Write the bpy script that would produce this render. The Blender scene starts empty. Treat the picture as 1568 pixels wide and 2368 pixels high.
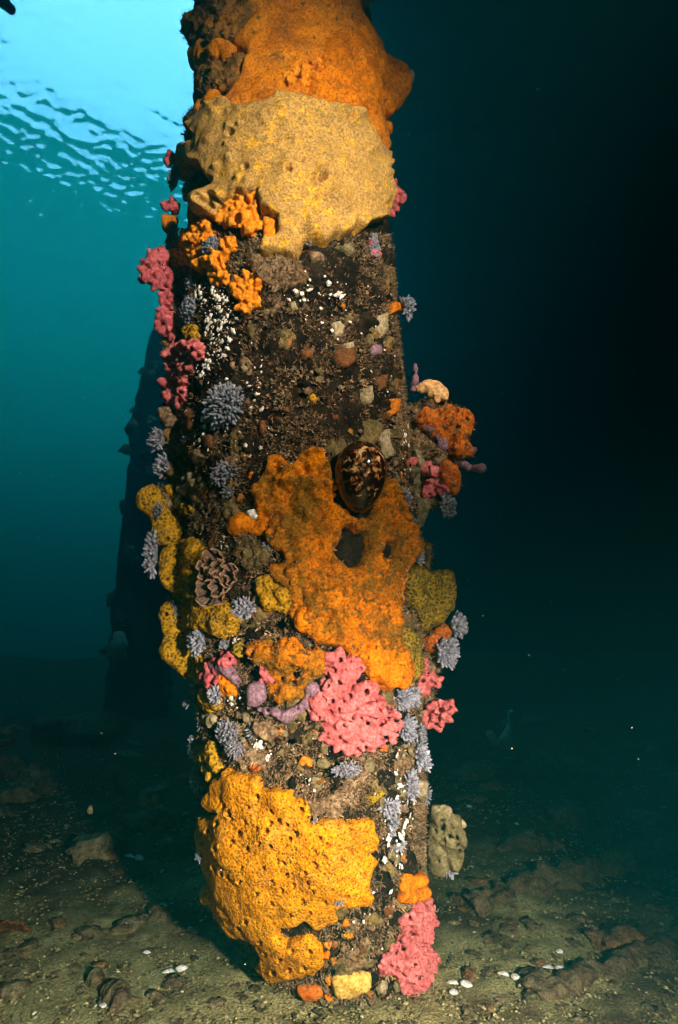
import bpy, math, random
import numpy as np
from mathutils import Vector, Matrix

random.seed(7)
RNG = np.random.default_rng(11)
rad = math.radians
scene = bpy.context.scene
COL = scene.collection

# ------------------------------------------------------------------ camera
CAM_H, PITCH, TANV = 0.44, rad(12.0), 0.839
cam_data = bpy.data.cameras.new('camera')
cam = bpy.data.objects.new('camera', cam_data)
COL.objects.link(cam)
cam.location = (0, 0, CAM_H)
cam.rotation_euler = (rad(90) + PITCH, 0, 0)
cam_data.sensor_fit = 'VERTICAL'
cam_data.angle = 2 * math.atan(TANV)
cam_data.clip_start = 0.01
cam_data.clip_end = 300
scene.camera = cam

# ------------------------------------------------------------------ world, sun, strobes, exposure
world = bpy.data.worlds.new('World')
scene.world = world
world.use_nodes = True
wn = world.node_tree
for n in list(wn.nodes):
    wn.nodes.remove(n)
sky = wn.nodes.new('ShaderNodeTexSky')
sky.sky_type = 'NISHITA'
sky.sun_disc = False
sky.air_density = 0.75
sky.dust_density = 1.6
SUN_TILT = rad(44)
sky.sun_elevation = rad(90) - SUN_TILT
sky.sun_rotation = rad(192)
bg = wn.nodes.new('ShaderNodeBackground')
bg.inputs['Strength'].default_value = 0.05
wo = wn.nodes.new('ShaderNodeOutputWorld')
wn.links.new(sky.outputs[0], bg.inputs[0])
wn.links.new(bg.outputs[0], wo.inputs[0])

sun_d = bpy.data.lights.new('sun', 'SUN')
sun_d.energy = 5.0
sun_d.angle = rad(0.5)
sun_d.color = (1.0, 0.96, 0.9)
sun = bpy.data.objects.new('sun', sun_d)
COL.objects.link(sun)
sun.rotation_euler = (SUN_TILT, 0, rad(-12))

def strobe(loc, target, watts, cone, soft):
    """flash gun carried by the photographer beside the camera: the light that falls on the near pile"""
    d = bpy.data.lights.new('strobe', 'SPOT')
    d.energy = watts
    d.spot_size = rad(cone)
    d.spot_blend = 1.0
    d.shadow_soft_size = soft
    d.color = (1.0, 0.645, 0.54)
    o = bpy.data.objects.new('strobe', d)
    COL.objects.link(o)
    o.location = loc
    o.rotation_euler = (Vector(target) - Vector(loc)).to_track_quat('-Z', 'Y').to_euler()
    return o
strobe((0.40, -0.08, 1.02), (-0.12, 0.85, 1.00), 1.42, 60, 0.025)
strobe((0.38, -0.14, 0.46), (-0.08, 0.76, 0.02), 2.75, 70, 0.025)

vs = scene.view_settings
vs.view_transform = 'Standard'
vs.look = 'None'
vs.gamma = 1.0
vs.exposure = 7.3
cy = scene.cycles
cy.max_bounces = 8
cy.diffuse_bounces = 2
cy.glossy_bounces = 3
cy.transmission_bounces = 4
cy.transparent_max_bounces = 12
cy.volume_bounces = 1
cy.sample_clamp_indirect = 4.0
cy.use_denoising = True

# ------------------------------------------------------------------ noise
_perm = np.random.default_rng(3).permutation(256)
_perm = np.concatenate([_perm, _perm, _perm])
_g = np.random.default_rng(4).normal(size=(256, 3))
_g /= np.linalg.norm(_g, axis=1)[:, None]

def perlin(p):
    p = np.asarray(p, float)
    i = np.floor(p).astype(int)
    f = p - i
    u = f * f * f * (f * (f * 6 - 15) + 10)
    i &= 255
    out = 0
    for dx in (0, 1):
        wx = u[:, 0] if dx else 1 - u[:, 0]
        for dy in (0, 1):
            wy = u[:, 1] if dy else 1 - u[:, 1]
            for dz in (0, 1):
                wz = u[:, 2] if dz else 1 - u[:, 2]
                h = _perm[_perm[_perm[i[:, 0] + dx] + i[:, 1] + dy] + i[:, 2] + dz]
                gr = _g[h]
                out = out + wx * wy * wz * (gr[:, 0] * (f[:, 0] - dx) + gr[:, 1] * (f[:, 1] - dy) + gr[:, 2] * (f[:, 2] - dz))
    return out * 1.5

def fbm(p, freq, oct=3, gain=0.5):
    p = np.asarray(p, float)
    a, s = 1.0, 0
    for o in range(oct):
        s = s + a * perlin(p * freq + 17.3 * o)
        freq *= 2.03
        a *= gain
    return s

_jit = np.random.default_rng(5).random((256, 3))
def worley(p):
    p = np.asarray(p, float)
    i = np.floor(p).astype(int)
    best = np.full(len(p), 9.0)
    for dx in (-1, 0, 1):
        for dy in (-1, 0, 1):
            for dz in (-1, 0, 1):
                c = i + (dx, dy, dz)
                m = c & 255
                h = _perm[_perm[_perm[m[:, 0]] + m[:, 1]] + m[:, 2]]
                q = c + 0.15 + 0.7 * _jit[h]
                best = np.minimum(best, ((p - q) ** 2).sum(1))
    return np.sqrt(best)

# ------------------------------------------------------------------ mesh helpers
def mk_mesh(name, v, quads=None, tris=None, smooth=True, mat=None):
    me = bpy.data.meshes.new(name)
    v = np.asarray(v, np.float32)
    parts, sizes = [], []
    if quads is not None and len(quads):
        q = np.asarray(quads, np.int32)
        parts.append(q.ravel()); sizes.append(np.full(len(q), 4, np.int32))
    if tris is not None and len(tris):
        t = np.asarray(tris, np.int32)
        parts.append(t.ravel()); sizes.append(np.full(len(t), 3, np.int32))
    loops = np.concatenate(parts); sizes = np.concatenate(sizes)
    me.vertices.add(len(v)); me.vertices.foreach_set('co', v.ravel())
    me.loops.add(len(loops)); me.loops.foreach_set('vertex_index', loops)
    me.polygons.add(len(sizes))
    me.polygons.foreach_set('loop_start', np.concatenate([[0], np.cumsum(sizes)[:-1]]).astype(np.int32))
    me.polygons.foreach_set('use_smooth', np.full(len(sizes), smooth, bool))
    me.update(calc_edges=True)
    me.validate()
    if mat is not None:
        me.materials.append(mat)
    return me

def obj(name, me, parent=None, loc=None, rot=None, scale=None):
    o = bpy.data.objects.new(name, me)
    COL.objects.link(o)
    if parent is not None:
        o.parent = parent
    if loc is not None:
        o.location = loc
    if rot is not None:
        o.rotation_euler = rot
    if scale is not None:
        o.scale = (scale,) * 3 if np.isscalar(scale) else scale
    return o

def tag(o, label=None, cat=None, group=None, kind=None):
    for k, v in (('label', label), ('category', cat), ('group', group), ('kind', kind)):
        if v:
            o[k] = v
    return o

def empty(name, loc, rot=None):
    return obj(name, None, None, loc, rot)

def solid(name, v, quads=None, tris=None, mat=None, smooth=True, parent=None, base=None):
    """mesh object with its origin at BASE (default: the middle of the mesh), in world coordinates"""
    v = np.asarray(v, float)
    b = v.mean(0) if base is None else np.asarray(base, float)
    o = obj(name, mk_mesh(name, v - b, quads, tris, smooth, mat))
    if parent is not None:
        o.parent = parent
        b = b - np.array(parent.location)
    o.location = b
    return o

def surfnet(F, o, h):
    S = F < 0
    n = np.array(F.shape) - 1
    off = [(a, b, c) for a in (0, 1) for b in (0, 1) for c in (0, 1)]
    cut = lambda A, d: A[d[0]:d[0] + n[0], d[1]:d[1] + n[1], d[2]:d[2] + n[2]]
    cnt = sum(cut(S, d).astype(np.int8) for d in off)
    mix = (cnt > 0) & (cnt < 8)
    idx = np.full(mix.shape, -1, np.int64)
    idx[mix] = np.arange(mix.sum())
    ijk = np.argwhere(mix)
    acc = np.zeros((len(ijk), 3)); w = np.zeros(len(ijk))
    val = {d: cut(F, d)[mix] for d in off}
    for a in off:
        for ax in range(3):
            if a[ax]:
                continue
            b = list(a); b[ax] = 1; b = tuple(b)
            fa, fb = val[a], val[b]
            cr = (fa < 0) != (fb < 0)
            t = np.where(cr, fa / np.where(cr, fa - fb, 1), 0)
            p = np.tile(np.array(a, float), (len(ijk), 1)); p[:, ax] += t
            acc += p * cr[:, None]; w += cr
    v = o + (ijk + acc / w[:, None]) * h
    quads = []
    for ax in range(3):
        u, q = (ax + 1) % 3, (ax + 2) % 3
        sl0 = [slice(None)] * 3; sl1 = [slice(None)] * 3
        sl0[ax] = slice(0, -1); sl1[ax] = slice(1, None)
        A, B = S[tuple(sl0)], S[tuple(sl1)]
        e = np.argwhere(A != B)
        ok = (e[:, u] >= 1) & (e[:, q] >= 1) & (e[:, u] < F.shape[u] - 1) & (e[:, q] < F.shape[q] - 1)
        e = e[ok]
        if not len(e):
            continue
        ins = A[e[:, 0], e[:, 1], e[:, 2]]
        def cell(du, dq):
            c = e.copy(); c[:, u] += du; c[:, q] += dq
            return idx[c[:, 0], c[:, 1], c[:, 2]]
        Q = np.stack([cell(-1, -1), cell(0, -1), cell(0, 0), cell(-1, 0)], 1)
        Q[~ins] = Q[~ins][:, ::-1]
        quads.append(Q)
    return v, np.concatenate(quads)

# ------------------------------------------------------------------ the view's geometry, used to find where on the pile a growth sits
FPX = 1183.5 / TANV                    # focal length in pixels of a 1568 x 2367 picture
CP, SP = math.cos(PITCH), math.sin(PITCH)

def ray(px, py):
    x, u = (px - 784) / FPX, (1183.5 - py) / FPX
    return np.array([x, CP - u * SP, SP + u * CP])       # forward component 1 along the view axis

def project(P):
    P = np.asarray(P, float)
    y, z = P[..., 1], P[..., 2] - CAM_H
    f = y * CP + z * SP
    u = -y * SP + z * CP
    return 784 + FPX * P[..., 0] / f, 1183.5 - FPX * u / f, f

ROWS = [  # picture row, left and right outline of the bare pile, distance of its axis
    (-120, 452, 838, .93), (0, 446, 850, .93), (200, 452, 880, .925), (400, 440, 895, .92), (600, 432, 908, .91),
    (800, 428, 925, .905), (1000, 424, 945, .90), (1200, 432, 968, .90), (1400, 445, 978, .90), (1600, 458, 978, .90),
    (1800, 472, 983, .91), (1950, 485, 985, .93), (2080, 520, 988, .955), (2180, 580, 992, .98), (2260, 622, 1000, 1.0), (2330, 640, 1010, 1.01)]
_z, _cx, _cy, _r = [], [], [], []
for (y, l, r_, Y) in ROWS:
    d = ray((l + r_) / 2, y)
    t = Y / d[1]
    _z.append(CAM_H + d[2] * t); _cx.append(d[0] * t); _cy.append(Y)
    a = math.atan((r_ - l) / 2 / FPX)
    _r.append(t * math.sin(a) * 1.0)
_z, _cx, _cy, _r = [np.array(a)[::-1] for a in (_z, _cx, _cy, _r)]
# the pile carries on straight up to the deck and down into the seabed
_z = np.concatenate([[-0.3], _z, [3.72]])
_cx = np.concatenate([[_cx[0] + .01], _cx, [_cx[-1] - 0.05]])
_cy = np.concatenate([[_cy[0] + .01], _cy, [1.0]])
_r = np.concatenate([[_r[0]], _r, [_r[-1]]])
_zz = np.linspace(-0.3, 3.72, 1600)
def _smooth(a):
    b = np.interp(_zz, _z, a)
    k = np.hanning(41); k /= k.sum()
    return np.convolve(np.pad(b, 20, mode='edge'), k, 'valid')
_CX, _CY, _RR = _smooth(_cx), _smooth(_cy), _smooth(_r)
axx = lambda z: np.interp(z, _zz, _CX)
axy = lambda z: np.interp(z, _zz, _CY)
axr = lambda z: np.interp(z, _zz, _RR)

def surf(th, z, h=0.0):
    r = axr(z) + h
    return np.stack([axx(z) + r * np.sin(th), axy(z) - r * np.cos(th), z + 0 * th], -1)

def nrm(th):
    return np.stack([np.sin(th), -np.cos(th), 0 * th], -1)

def facing(z):
    cx, cyy = axx(z), axy(z)
    D = np.sqrt(cx * cx + cyy * cyy)
    return np.arctan2(-cx, cyy), np.arccos(axr(z) / D)

def unfold(th, z):
    """picture position of a pile surface point; behind the outline it goes on along the surface"""
    t0, ts = facing(z)
    d = th - t0
    c = np.clip(d, -ts, ts)
    px, py, f = project(surf(t0 + c, z))
    px = px + (d - c) * axr(z) * FPX / f
    return px, py

def hit(px, py):
    d = ray(px, py)
    t = 0.75 / d[1]
    for _ in range(12):
        z = CAM_H + d[2] * t
        cx, cyy, r = axx(z), axy(z), axr(z)
        A = d[0] ** 2 + d[1] ** 2
        B = -(d[0] * cx + d[1] * cyy)
        C = cx * cx + cyy * cyy - r * r
        disc = B * B - A * C
        miss = disc < 0
        t = (-B - math.sqrt(max(disc, 0))) / A
    P = np.array([0, 0, CAM_H]) + d * t
    z = P[2]
    th = math.atan2(P[0] - axx(z), axy(z) - P[1])
    return P, th, miss, t

def spot(px, py, lift=0.0):
    P, th, miss, t = hit(px, py)
    d = ray(px, py)
    if miss:
        return P - d * lift
    return P + np.array([math.sin(th), -math.cos(th), 0]) * lift

mpp = lambda px, py: hit(px, py)[3] / FPX        # metres per picture pixel at the pile

# crop coordinates used while measuring -> picture coordinates
def crop(k, pts):
    ox, oy, s = {1: (289, 0, .4793), 2: (289, 520, .4793), 3: (231, 1011.5, .5529), 4: (347, 1560.6, .5161),
                 5: (867, 809, .3663), 6: (289, 289, .2212), 7: (289, 1098, .2396), 0: (0, 0, 1)}[k]
    return [(ox + s * p[0], oy + s * p[1]) + tuple(p[2:]) for p in pts]
def cs(k):
    return {1: .4793, 2: .4793, 3: .5529, 4: .5161, 5: .3663, 6: .2212, 7: .2396, 0: 1}[k]

def poly_sd(px, py, poly):
    P = np.array([p[:2] for p in poly], float)
    Q = np.roll(P, -1, 0)
    best = np.full(px.shape, 1e9)
    ins = np.zeros(px.shape, bool)
    for (ax, ay), (bx, by) in zip(P, Q):
        ex, ey = bx - ax, by - ay
        t = np.clip(((px - ax) * ex + (py - ay) * ey) / (ex * ex + ey * ey + 1e-9), 0, 1)
        best = np.minimum(best, (px - ax - t * ex) ** 2 + (py - ay - t * ey) ** 2)
        c = ((ay > py) != (by > py)) & (px < (bx - ax) * (py - ay) / (by - ay + 1e-12) + ax)
        ins ^= c
    d = np.sqrt(best)
    return np.where(ins, d, -d)

SHEETS = []       # outlines of the larger growths: no turf grows through them

def sheet(name, poly, T, R, mat, label, cat, rough=((30, .002),), bumps=(), holes=(), edge=3.0, efreq=40, res=.0024, group=None, lift=0.0, seed=0, sag=0.0, cut=(), parent=None):
    """living crust: a thick rounded layer that follows the pile inside an outline"""
    SHEETS.append(poly)
    ys = [p[1] for p in poly]; xs = [p[0] for p in poly]
    zs = [hit(np.clip(x, 480, 920), y)[0][2] for x, y in [(p[0], p[1]) for p in poly]]
    z0, z1 = min(zs) - .03, max(zs) + .03
    zc = (z0 + z1) / 2
    t0, ts = facing(np.array([zc]))
    hs = [hit(p[0], p[1]) for p in poly]
    ta = -2.2 if any(q[2] and p[0] < 700 for p, q in zip(poly, hs)) else min(q[1] for q in hs) - .12
    tb = 2.2 if any(q[2] and p[0] > 700 for p, q in zip(poly, hs)) else max(q[1] for q in hs) + .12
    th = np.arange(ta, tb, res / axr(zc))
    zg = np.arange(z0, z1, res)
    TH, Z = np.meshgrid(th, zg, indexing='ij')
    px, py = unfold(TH, Z)
    B = surf(TH, Z)
    flat = B.reshape(-1, 3) + seed * 3.1
    near = (px > min(xs) - 12) & (px < max(xs) + 12) & (py > min(ys) - 12) & (py < max(ys) + 12)
    sd = np.full(px.shape, -99.0)
    wob = fbm(flat[near.ravel()], efreq, 2) * edge
    sd[near] = poly_sd(px[near], py[near], poly) + wob
    for c in cut:
        sd[near] = np.minimum(sd[near], -poly_sd(px[near], py[near], c) + wob * .8)
    u = np.clip(sd / R, 0, 1)
    h = T * np.sqrt(1 - (1 - u) ** 2)
    nn = np.zeros(near.sum())
    fl = flat[near.ravel()]
    for f, a in rough:
        nn = nn + a * 1.5 * fbm(fl, f, 2)
    rg = np.zeros(px.shape); rg[near] = nn
    h = h + rg * np.clip(sd / (R * .6), 0, 1) + lift * u
    for b in bumps:
        d2 = ((px - b[0]) ** 2 + (py - b[1]) ** 2) / b[2] ** 2
        h = h + b[3] * np.exp(-d2 * 1.2)
    for b in holes:
        d = np.sqrt((px - b[0]) ** 2 + (py - b[1]) ** 2) / b[2]
        dep = b[3] if len(b) > 3 else T * 1.0
        h = h - dep * np.clip(1.35 - d, 0, 1) ** .5 * (d < 1.35) + .0016 * np.exp(-((d - 1.6) / .4) ** 2)
    h = np.where(sd < 0, -.006 + .004 * np.clip(1 + sd / 3, 0, 1), np.maximum(h, -.002))
    V = surf(TH, Z, h)
    V[..., 2] -= sag * u * T
    keep = sd > -4
    q = keep[:-1, :-1] & keep[1:, :-1] & keep[1:, 1:] & keep[:-1, 1:]
    idm = np.arange(px.size).reshape(px.shape)
    quads = np.stack([idm[:-1, :-1][q], idm[1:, :-1][q], idm[1:, 1:][q], idm[:-1, 1:][q]], 1)
    used = np.unique(quads)
    mp = np.zeros(px.size, np.int64); mp[used] = np.arange(len(used))
    V = V.reshape(-1, 3)[used]
    o = solid(name, V, mp[quads], None, mat, True, parent)
    if parent is None:
        tag(o, label, cat, group)
    return o

def fill(poly, n, r0, r1, lift=0.25, seed=1, fine=.74, dome=.13, gap=.70):
    """overlapping lumps inside an outline: (x, y, radius in pixels, lift as a share of the radius); thicker towards the middle"""
    g = np.random.default_rng(seed)
    P = [p[:2] for p in poly]
    xs = [p[0] for p in P]; ys = [p[1] for p in P]
    r0, r1, n = r0 * fine, r1 * fine, int(n * 3.2)
    m = 2600
    x = g.uniform(min(xs), max(xs), m); y = g.uniform(min(ys), max(ys), m)
    r = g.uniform(r0, r1, m)
    sd = poly_sd(x, y, P)
    ok = np.nonzero(sd > r * .7)[0]
    if not len(ok):
        ok = np.argsort(-sd)[:3]
    out = []
    taken = np.zeros((0, 2))
    for i in ok:
        p = np.array([x[i], y[i]])
        if len(taken) and (((taken - p) ** 2).sum(1) < (gap * r[i]) ** 2).any():
            continue
        taken = np.vstack([taken, p])
        out.append((x[i], y[i], r[i], lift * g.uniform(.2, 1.7) + dome * min(sd[i], 40) / r[i]))
        if len(out) >= n:
            break
    return out

ROUGH = 1.5
def blob(name, balls, mat, label=None, cat=None, k=.006, vox=.0022, disp=((60, .002),), peaks=None, pits=0, pit_r=.0035, group=None, seed=0, parent=None, world=None, grain=.0016):
    """lumpy soft-bodied growth: lumps fused into one skin, roughened, with real pores cut in"""
    C, Rr = [], []
    if world is not None:
        C = [np.array(b[:3]) for b in world]; Rr = [b[3] for b in world]
    else:
        for b in balls:
            P, th, miss, t = hit(b[0], b[1])
            r = b[2] * t / FPX
            lf = (b[3] if len(b) > 3 else .2) * r
            C.append(P - ray(b[0], b[1]) * lf if miss else P + np.array([math.sin(th), -math.cos(th), 0]) * lf); Rr.append(r)
            if lf > r * .8 and not miss:
                C.append(P + np.array([math.sin(th), -math.cos(th), 0]) * lf * .4); Rr.append(r)
    C = np.array(C); Rr = np.array(Rr)
    k = k * .38
    dd = [(f, a * ROUGH) for f, a in disp] + ([(170, grain)] if grain else [])
    amp = sum(a for _, a in dd) + (peaks[1] if peaks else 0)
    pad = amp * 1.5 + vox * 3 + k * 2.5
    lo = (C - Rr[:, None]).min(0) - pad
    hi = (C + Rr[:, None]).max(0) + pad
    n = np.ceil((hi - lo) / vox).astype(int) + 1
    ax = [lo[i] + np.arange(n[i]) * vox for i in range(3)]
    acc = np.full(n, 1e-26)
    def box(c, e):
        a = np.clip(np.floor((c - e - lo) / vox).astype(int), 0, n)
        b = np.clip(np.ceil((c + e - lo) / vox).astype(int) + 1, 0, n)
        sl = tuple(slice(i, j) for i, j in zip(a, b))
        return sl, [ax[i][sl[i]] - c[i] for i in range(3)]
    for c, r in zip(C, Rr):
        sl, (dx, dy, dz) = box(c, r + pad + 4 * k)
        d = np.sqrt(dx[:, None, None] ** 2 + dy[None, :, None] ** 2 + dz[None, None, :] ** 2) - r
        acc[sl] += np.exp(np.clip(-d / k, -60, 60))
    F = -k * np.log(acc) + k * .25
    bi = np.argwhere(np.abs(F) < pad)
    Gr = np.stack([g_[bi[:, 0], bi[:, 1], bi[:, 2]] for g_ in np.gradient(F, vox)], 1)
    Gr /= np.linalg.norm(Gr, axis=1)[:, None] + 1e-6
    Pb = lo + bi * vox - Gr * F[bi[:, 0], bi[:, 1], bi[:, 2]][:, None] + seed * 1.37      # nearest point of the undisturbed skin
    dv = np.zeros(len(Pb))
    for f, a in dd:
        if f < 100:                                       # puffy lobes with sharp creases between them
            dv += a * (.55 * fbm(Pb, f, 2) + 1.5 * np.abs(perlin(Pb * f * .8 + 31)) - .35)
        else:
            dv += a * fbm(Pb, f, 2)
    dv = np.where(dv < 0, dv * .45, dv)
    if peaks:
        w = worley(Pb * peaks[0])
        dv += peaks[1] * np.clip(1 - w / .62, 0, 1) ** peaks[2]
    F[bi[:, 0], bi[:, 1], bi[:, 2]] -= dv
    if pits:
        g = np.random.default_rng(seed + 50)
        cand, tries = [], 0
        while len(cand) < pits and tries < 60:
            tries += 1
            i = g.integers(0, len(C), 80)
            dr = g.normal(size=(80, 3)); dr[:, 1] -= 1.6
            dr /= np.linalg.norm(dr, axis=1)[:, None]
            p = C[i] + dr * Rr[i][:, None]
            gi = np.clip(np.round((p - lo) / vox).astype(int), 0, n - 1)
            v = F[gi[:, 0], gi[:, 1], gi[:, 2]]
            for q, s, e in zip(p, v, dr):
                if abs(s) < vox * 1.8 and len(cand) < pits and all(np.linalg.norm(q - a) > pit_r * 3.0 for a, _ in cand):
                    cand.append((q, e))
        for q, e in cand:
            rr = pit_r * g.uniform(.65, 1.3)
            sl, (dx, dy, dz) = box(q, rr * 5)
            X, Y, Z = np.meshgrid(dx, dy, dz, indexing='ij')
            tp = np.clip(-(X * e[0] + Y * e[1] + Z * e[2]), -rr * 2, rr * 3.4)
            ddv = np.sqrt((X + tp * e[0]) ** 2 + (Y + tp * e[1]) ** 2 + (Z + tp * e[2]) ** 2) - rr
            F[sl] = np.maximum(F[sl], -ddv)
    v, q = surfnet(F, lo, vox)
    o = solid(name, v, q, None, mat, True, parent, base=None)
    if parent is None:
        tag(o, label, cat, group)
    return o

# ------------------------------------------------------------------ materials
def mat(name, cols, scale=60, detail=4, bump=.4, bscale=250, rough=.6, spec=.25, cell=None, speck=None, trans=0.0, island=0.0, dist=.0012, warp=0.0, sss=0.0, silt=None, grain=.38):
    """cols: [(position, (r, g, b)), ...] over a noise; cell = (scale, colour, size, bump); speck = (scale, colour, threshold)"""
    m = bpy.data.materials.new(name)
    m.use_nodes = True
    nt = m.node_tree
    N, L = nt.nodes, nt.links
    b = N['Principled BSDF']
    geo = N.new('ShaderNodeNewGeometry')
    co = geo.outputs['Position']                          # metres, so scaled copies keep the same grain
    nz = N.new('ShaderNodeTexNoise')
    nz.inputs['Scale'].default_value = scale
    nz.inputs['Detail'].default_value = detail
    nz.inputs['Roughness'].default_value = .62
    nz.inputs['Distortion'].default_value = warp
    L.new(co, nz.inputs['Vector'])
    rp = N.new('ShaderNodeValToRGB')
    L.new(nz.outputs['Fac'], rp.inputs['Fac'])
    el = rp.color_ramp.elements
    for i, (p, c) in enumerate(cols):
        e = el[i] if i < 2 else el.new(p)
        e.position = p
        e.color = (*c, 1)
    out = rp.outputs['Color']
    hsum = None
    if cell:
        vo = N.new('ShaderNodeTexVoronoi')
        vo.inputs['Scale'].default_value = cell[0]
        L.new(co, vo.inputs['Vector'])
        mr = N.new('ShaderNodeMapRange')
        mr.inputs['From Min'].default_value = cell[2] * .6
        mr.inputs['From Max'].default_value = cell[2] * 1.2
        mr.inputs['To Min'].default_value = cell[4] if len(cell) > 4 else .85
        mr.inputs['To Max'].default_value = 0
        L.new(vo.outputs['Distance'], mr.inputs['Value'])
        mx = N.new('ShaderNodeMix'); mx.data_type = 'RGBA'
        L.new(mr.outputs[0], mx.inputs['Factor'])
        L.new(out, mx.inputs['A'])
        mx.inputs['B'].default_value = (*cell[1], 1)
        out = mx.outputs['Result']
        hsum = (vo.outputs['Distance'], cell[3])
    if speck:
        n2 = N.new('ShaderNodeTexNoise')
        n2.inputs['Scale'].default_value = speck[0]
        n2.inputs['Detail'].default_value = 3
        L.new(co, n2.inputs['Vector'])
        mr = N.new('ShaderNodeMapRange')
        mr.inputs['From Min'].default_value = speck[2] - .04
        mr.inputs['From Max'].default_value = speck[2] + .04
        L.new(n2.outputs['Fac'], mr.inputs['Value'])
        mx = N.new('ShaderNodeMix'); mx.data_type = 'RGBA'
        L.new(mr.outputs[0], mx.inputs['Factor'])
        L.new(out, mx.inputs['A'])
        mx.inputs['B'].default_value = (*speck[1], 1)
        out = mx.outputs['Result']
    if silt:                                             # fine sediment lying in patches
        n3 = N.new('ShaderNodeTexNoise')
        n3.inputs['Scale'].default_value = silt[0]
        n3.inputs['Detail'].default_value = 8
        n3.inputs['Roughness'].default_value = .75
        L.new(co, n3.inputs['Vector'])
        mr = N.new('ShaderNodeMapRange')
        mr.inputs['From Min'].default_value = silt[2]
        mr.inputs['From Max'].default_value = silt[3]
        mr.inputs['To Max'].default_value = silt[4]
        L.new(n3.outputs['Fac'], mr.inputs['Value'])
        mx = N.new('ShaderNodeMix'); mx.data_type = 'RGBA'
        L.new(mr.outputs[0], mx.inputs['Factor'])
        L.new(out, mx.inputs['A'])
        mx.inputs['B'].default_value = (*silt[1], 1)
        out = mx.outputs['Result']
    if island:
        ge = N.new('ShaderNodeNewGeometry')
        oi = N.new('ShaderNodeObjectInfo')
        ad = N.new('ShaderNodeMath'); ad.operation = 'ADD'
        L.new(ge.outputs['Random Per Island'], ad.inputs[0])
        L.new(oi.outputs['Random'], ad.inputs[1])
        fr = N.new('ShaderNodeMath'); fr.operation = 'FRACT'
        L.new(ad.outputs[0], fr.inputs[0])
        mr = N.new('ShaderNodeMapRange')
        mr.inputs['To Min'].default_value = 1 - island
        mr.inputs['To Max'].default_value = 1 + island
        L.new(fr.outputs[0], mr.inputs['Value'])
        hv = N.new('ShaderNodeHueSaturation')
        L.new(mr.outputs[0], hv.inputs['Value'])
        L.new(out, hv.inputs['Color'])
        out = hv.outputs['Color']
    if grain:                                            # millimetre-scale pores and flecks
        n4 = N.new('ShaderNodeTexNoise')
        n4.inputs['Scale'].default_value = 300
        n4.inputs['Detail'].default_value = 2
        L.new(co, n4.inputs['Vector'])
        mr = N.new('ShaderNodeMapRange')
        mr.inputs['From Min'].default_value = .36
        mr.inputs['From Max'].default_value = .62
        mr.inputs['To Min'].default_value = 1 - grain
        mr.inputs['To Max'].default_value = 1 + grain * .6
        L.new(n4.outputs['Fac'], mr.inputs['Value'])
        hv = N.new('ShaderNodeHueSaturation')
        L.new(mr.outputs[0], hv.inputs['Value'])
        L.new(out, hv.inputs['Color'])
        out = hv.outputs['Color']
    L.new(out, b.inputs['Base Color'])
    b.inputs['Roughness'].default_value = rough
    b.inputs['Specular IOR Level'].default_value = spec * .1
    if sss:
        b.inputs['Subsurface Weight'].default_value = sss
        b.inputs['Subsurface Radius'].default_value = (1, .5, .3)
        b.inputs['Subsurface Scale'].default_value = .004
    nb = N.new('ShaderNodeTexNoise')
    nb.inputs['Scale'].default_value = bscale
    nb.inputs['Detail'].default_value = 3
    L.new(co, nb.inputs['Vector'])
    hgt = nb.outputs['Fac']
    if hsum:
        ml = N.new('ShaderNodeMath'); ml.operation = 'MULTIPLY_ADD'
        ml.inputs[1].default_value = hsum[1]
        L.new(hsum[0], ml.inputs[0])
        L.new(hgt, ml.inputs[2])
        hgt = ml.outputs[0]
    bp = N.new('ShaderNodeBump')
    bp.inputs['Strength'].default_value = bump
    bp.inputs['Distance'].default_value = dist
    L.new(hgt, bp.inputs['Height'])
    L.new(bp.outputs[0], b.inputs['Normal'])
    if trans:
        tr = N.new('ShaderNodeBsdfTranslucent')
        L.new(out, tr.inputs['Color'])
        ms = N.new('ShaderNodeMixShader')
        ms.inputs[0].default_value = trans
        L.new(b.outputs[0], ms.inputs[1])
        L.new(tr.outputs[0], ms.inputs[2])
        L.new(ms.outputs[0], N['Material Output'].inputs['Surface'])
    return m

M = {}
M['orange'] = mat('orange_sponge', [(.25, (.28, .07, .005)), (.42, (.56, .15, .004)), (.6, (.68, .20, .004)), (.8, (.52, .13, .005))], 35, 5, .5, 220, .6, .2, speck=(120, (.24, .08, .012), .66), silt=(55, (.17, .075, .015), .50, .66, .75), dist=.002)
M['orange_silt'] = mat('silted_orange_sponge', [(.28, (.12, .05, .008)), (.40, (.34, .105, .005)), (.54, (.58, .17, .003)), (.75, (.54, .14, .004))], 50, 6, .7, 240, .65, .2, speck=(95, (.13, .07, .018), .62), silt=(20, (.15, .078, .008), .44, .58, .9), dist=.0025)
M['rust'] = mat('rust_orange_sponge', [(.25, (.28, .09, .015)), (.45, (.55, .165, .010)), (.62, (.72, .235, .010)), (.8, (.50, .135, .014))], 22, 5, .4, 160, .6, .2, speck=(110, (.16, .09, .035), .66), silt=(30, (.22, .11, .03), .50, .68, .6))
M['tan'] = mat('tan_colony', [(.3, (.42, .245, .065)), (.5, (.49, .29, .08)), (.57, (.56, .32, .06)), (.65, (.74, .38, .03))], 60, 4, .55, 300, .6, .15, cell=(330, (.20, .12, .035), .40, 1.0, .55), silt=(22, (.28, .18, .06), .50, .70, .35))
M['yellow'] = mat('yellow_colony', [(.28, (.40, .15, .005)), (.5, (.60, .235, .005)), (.75, (.72, .31, .009))], 30, 5, .8, 300, .55, .2, cell=(300, (.10, .07, .02), .34, 1.5, .9), silt=(26, (.30, .16, .04), .50, .70, .6))
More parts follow.
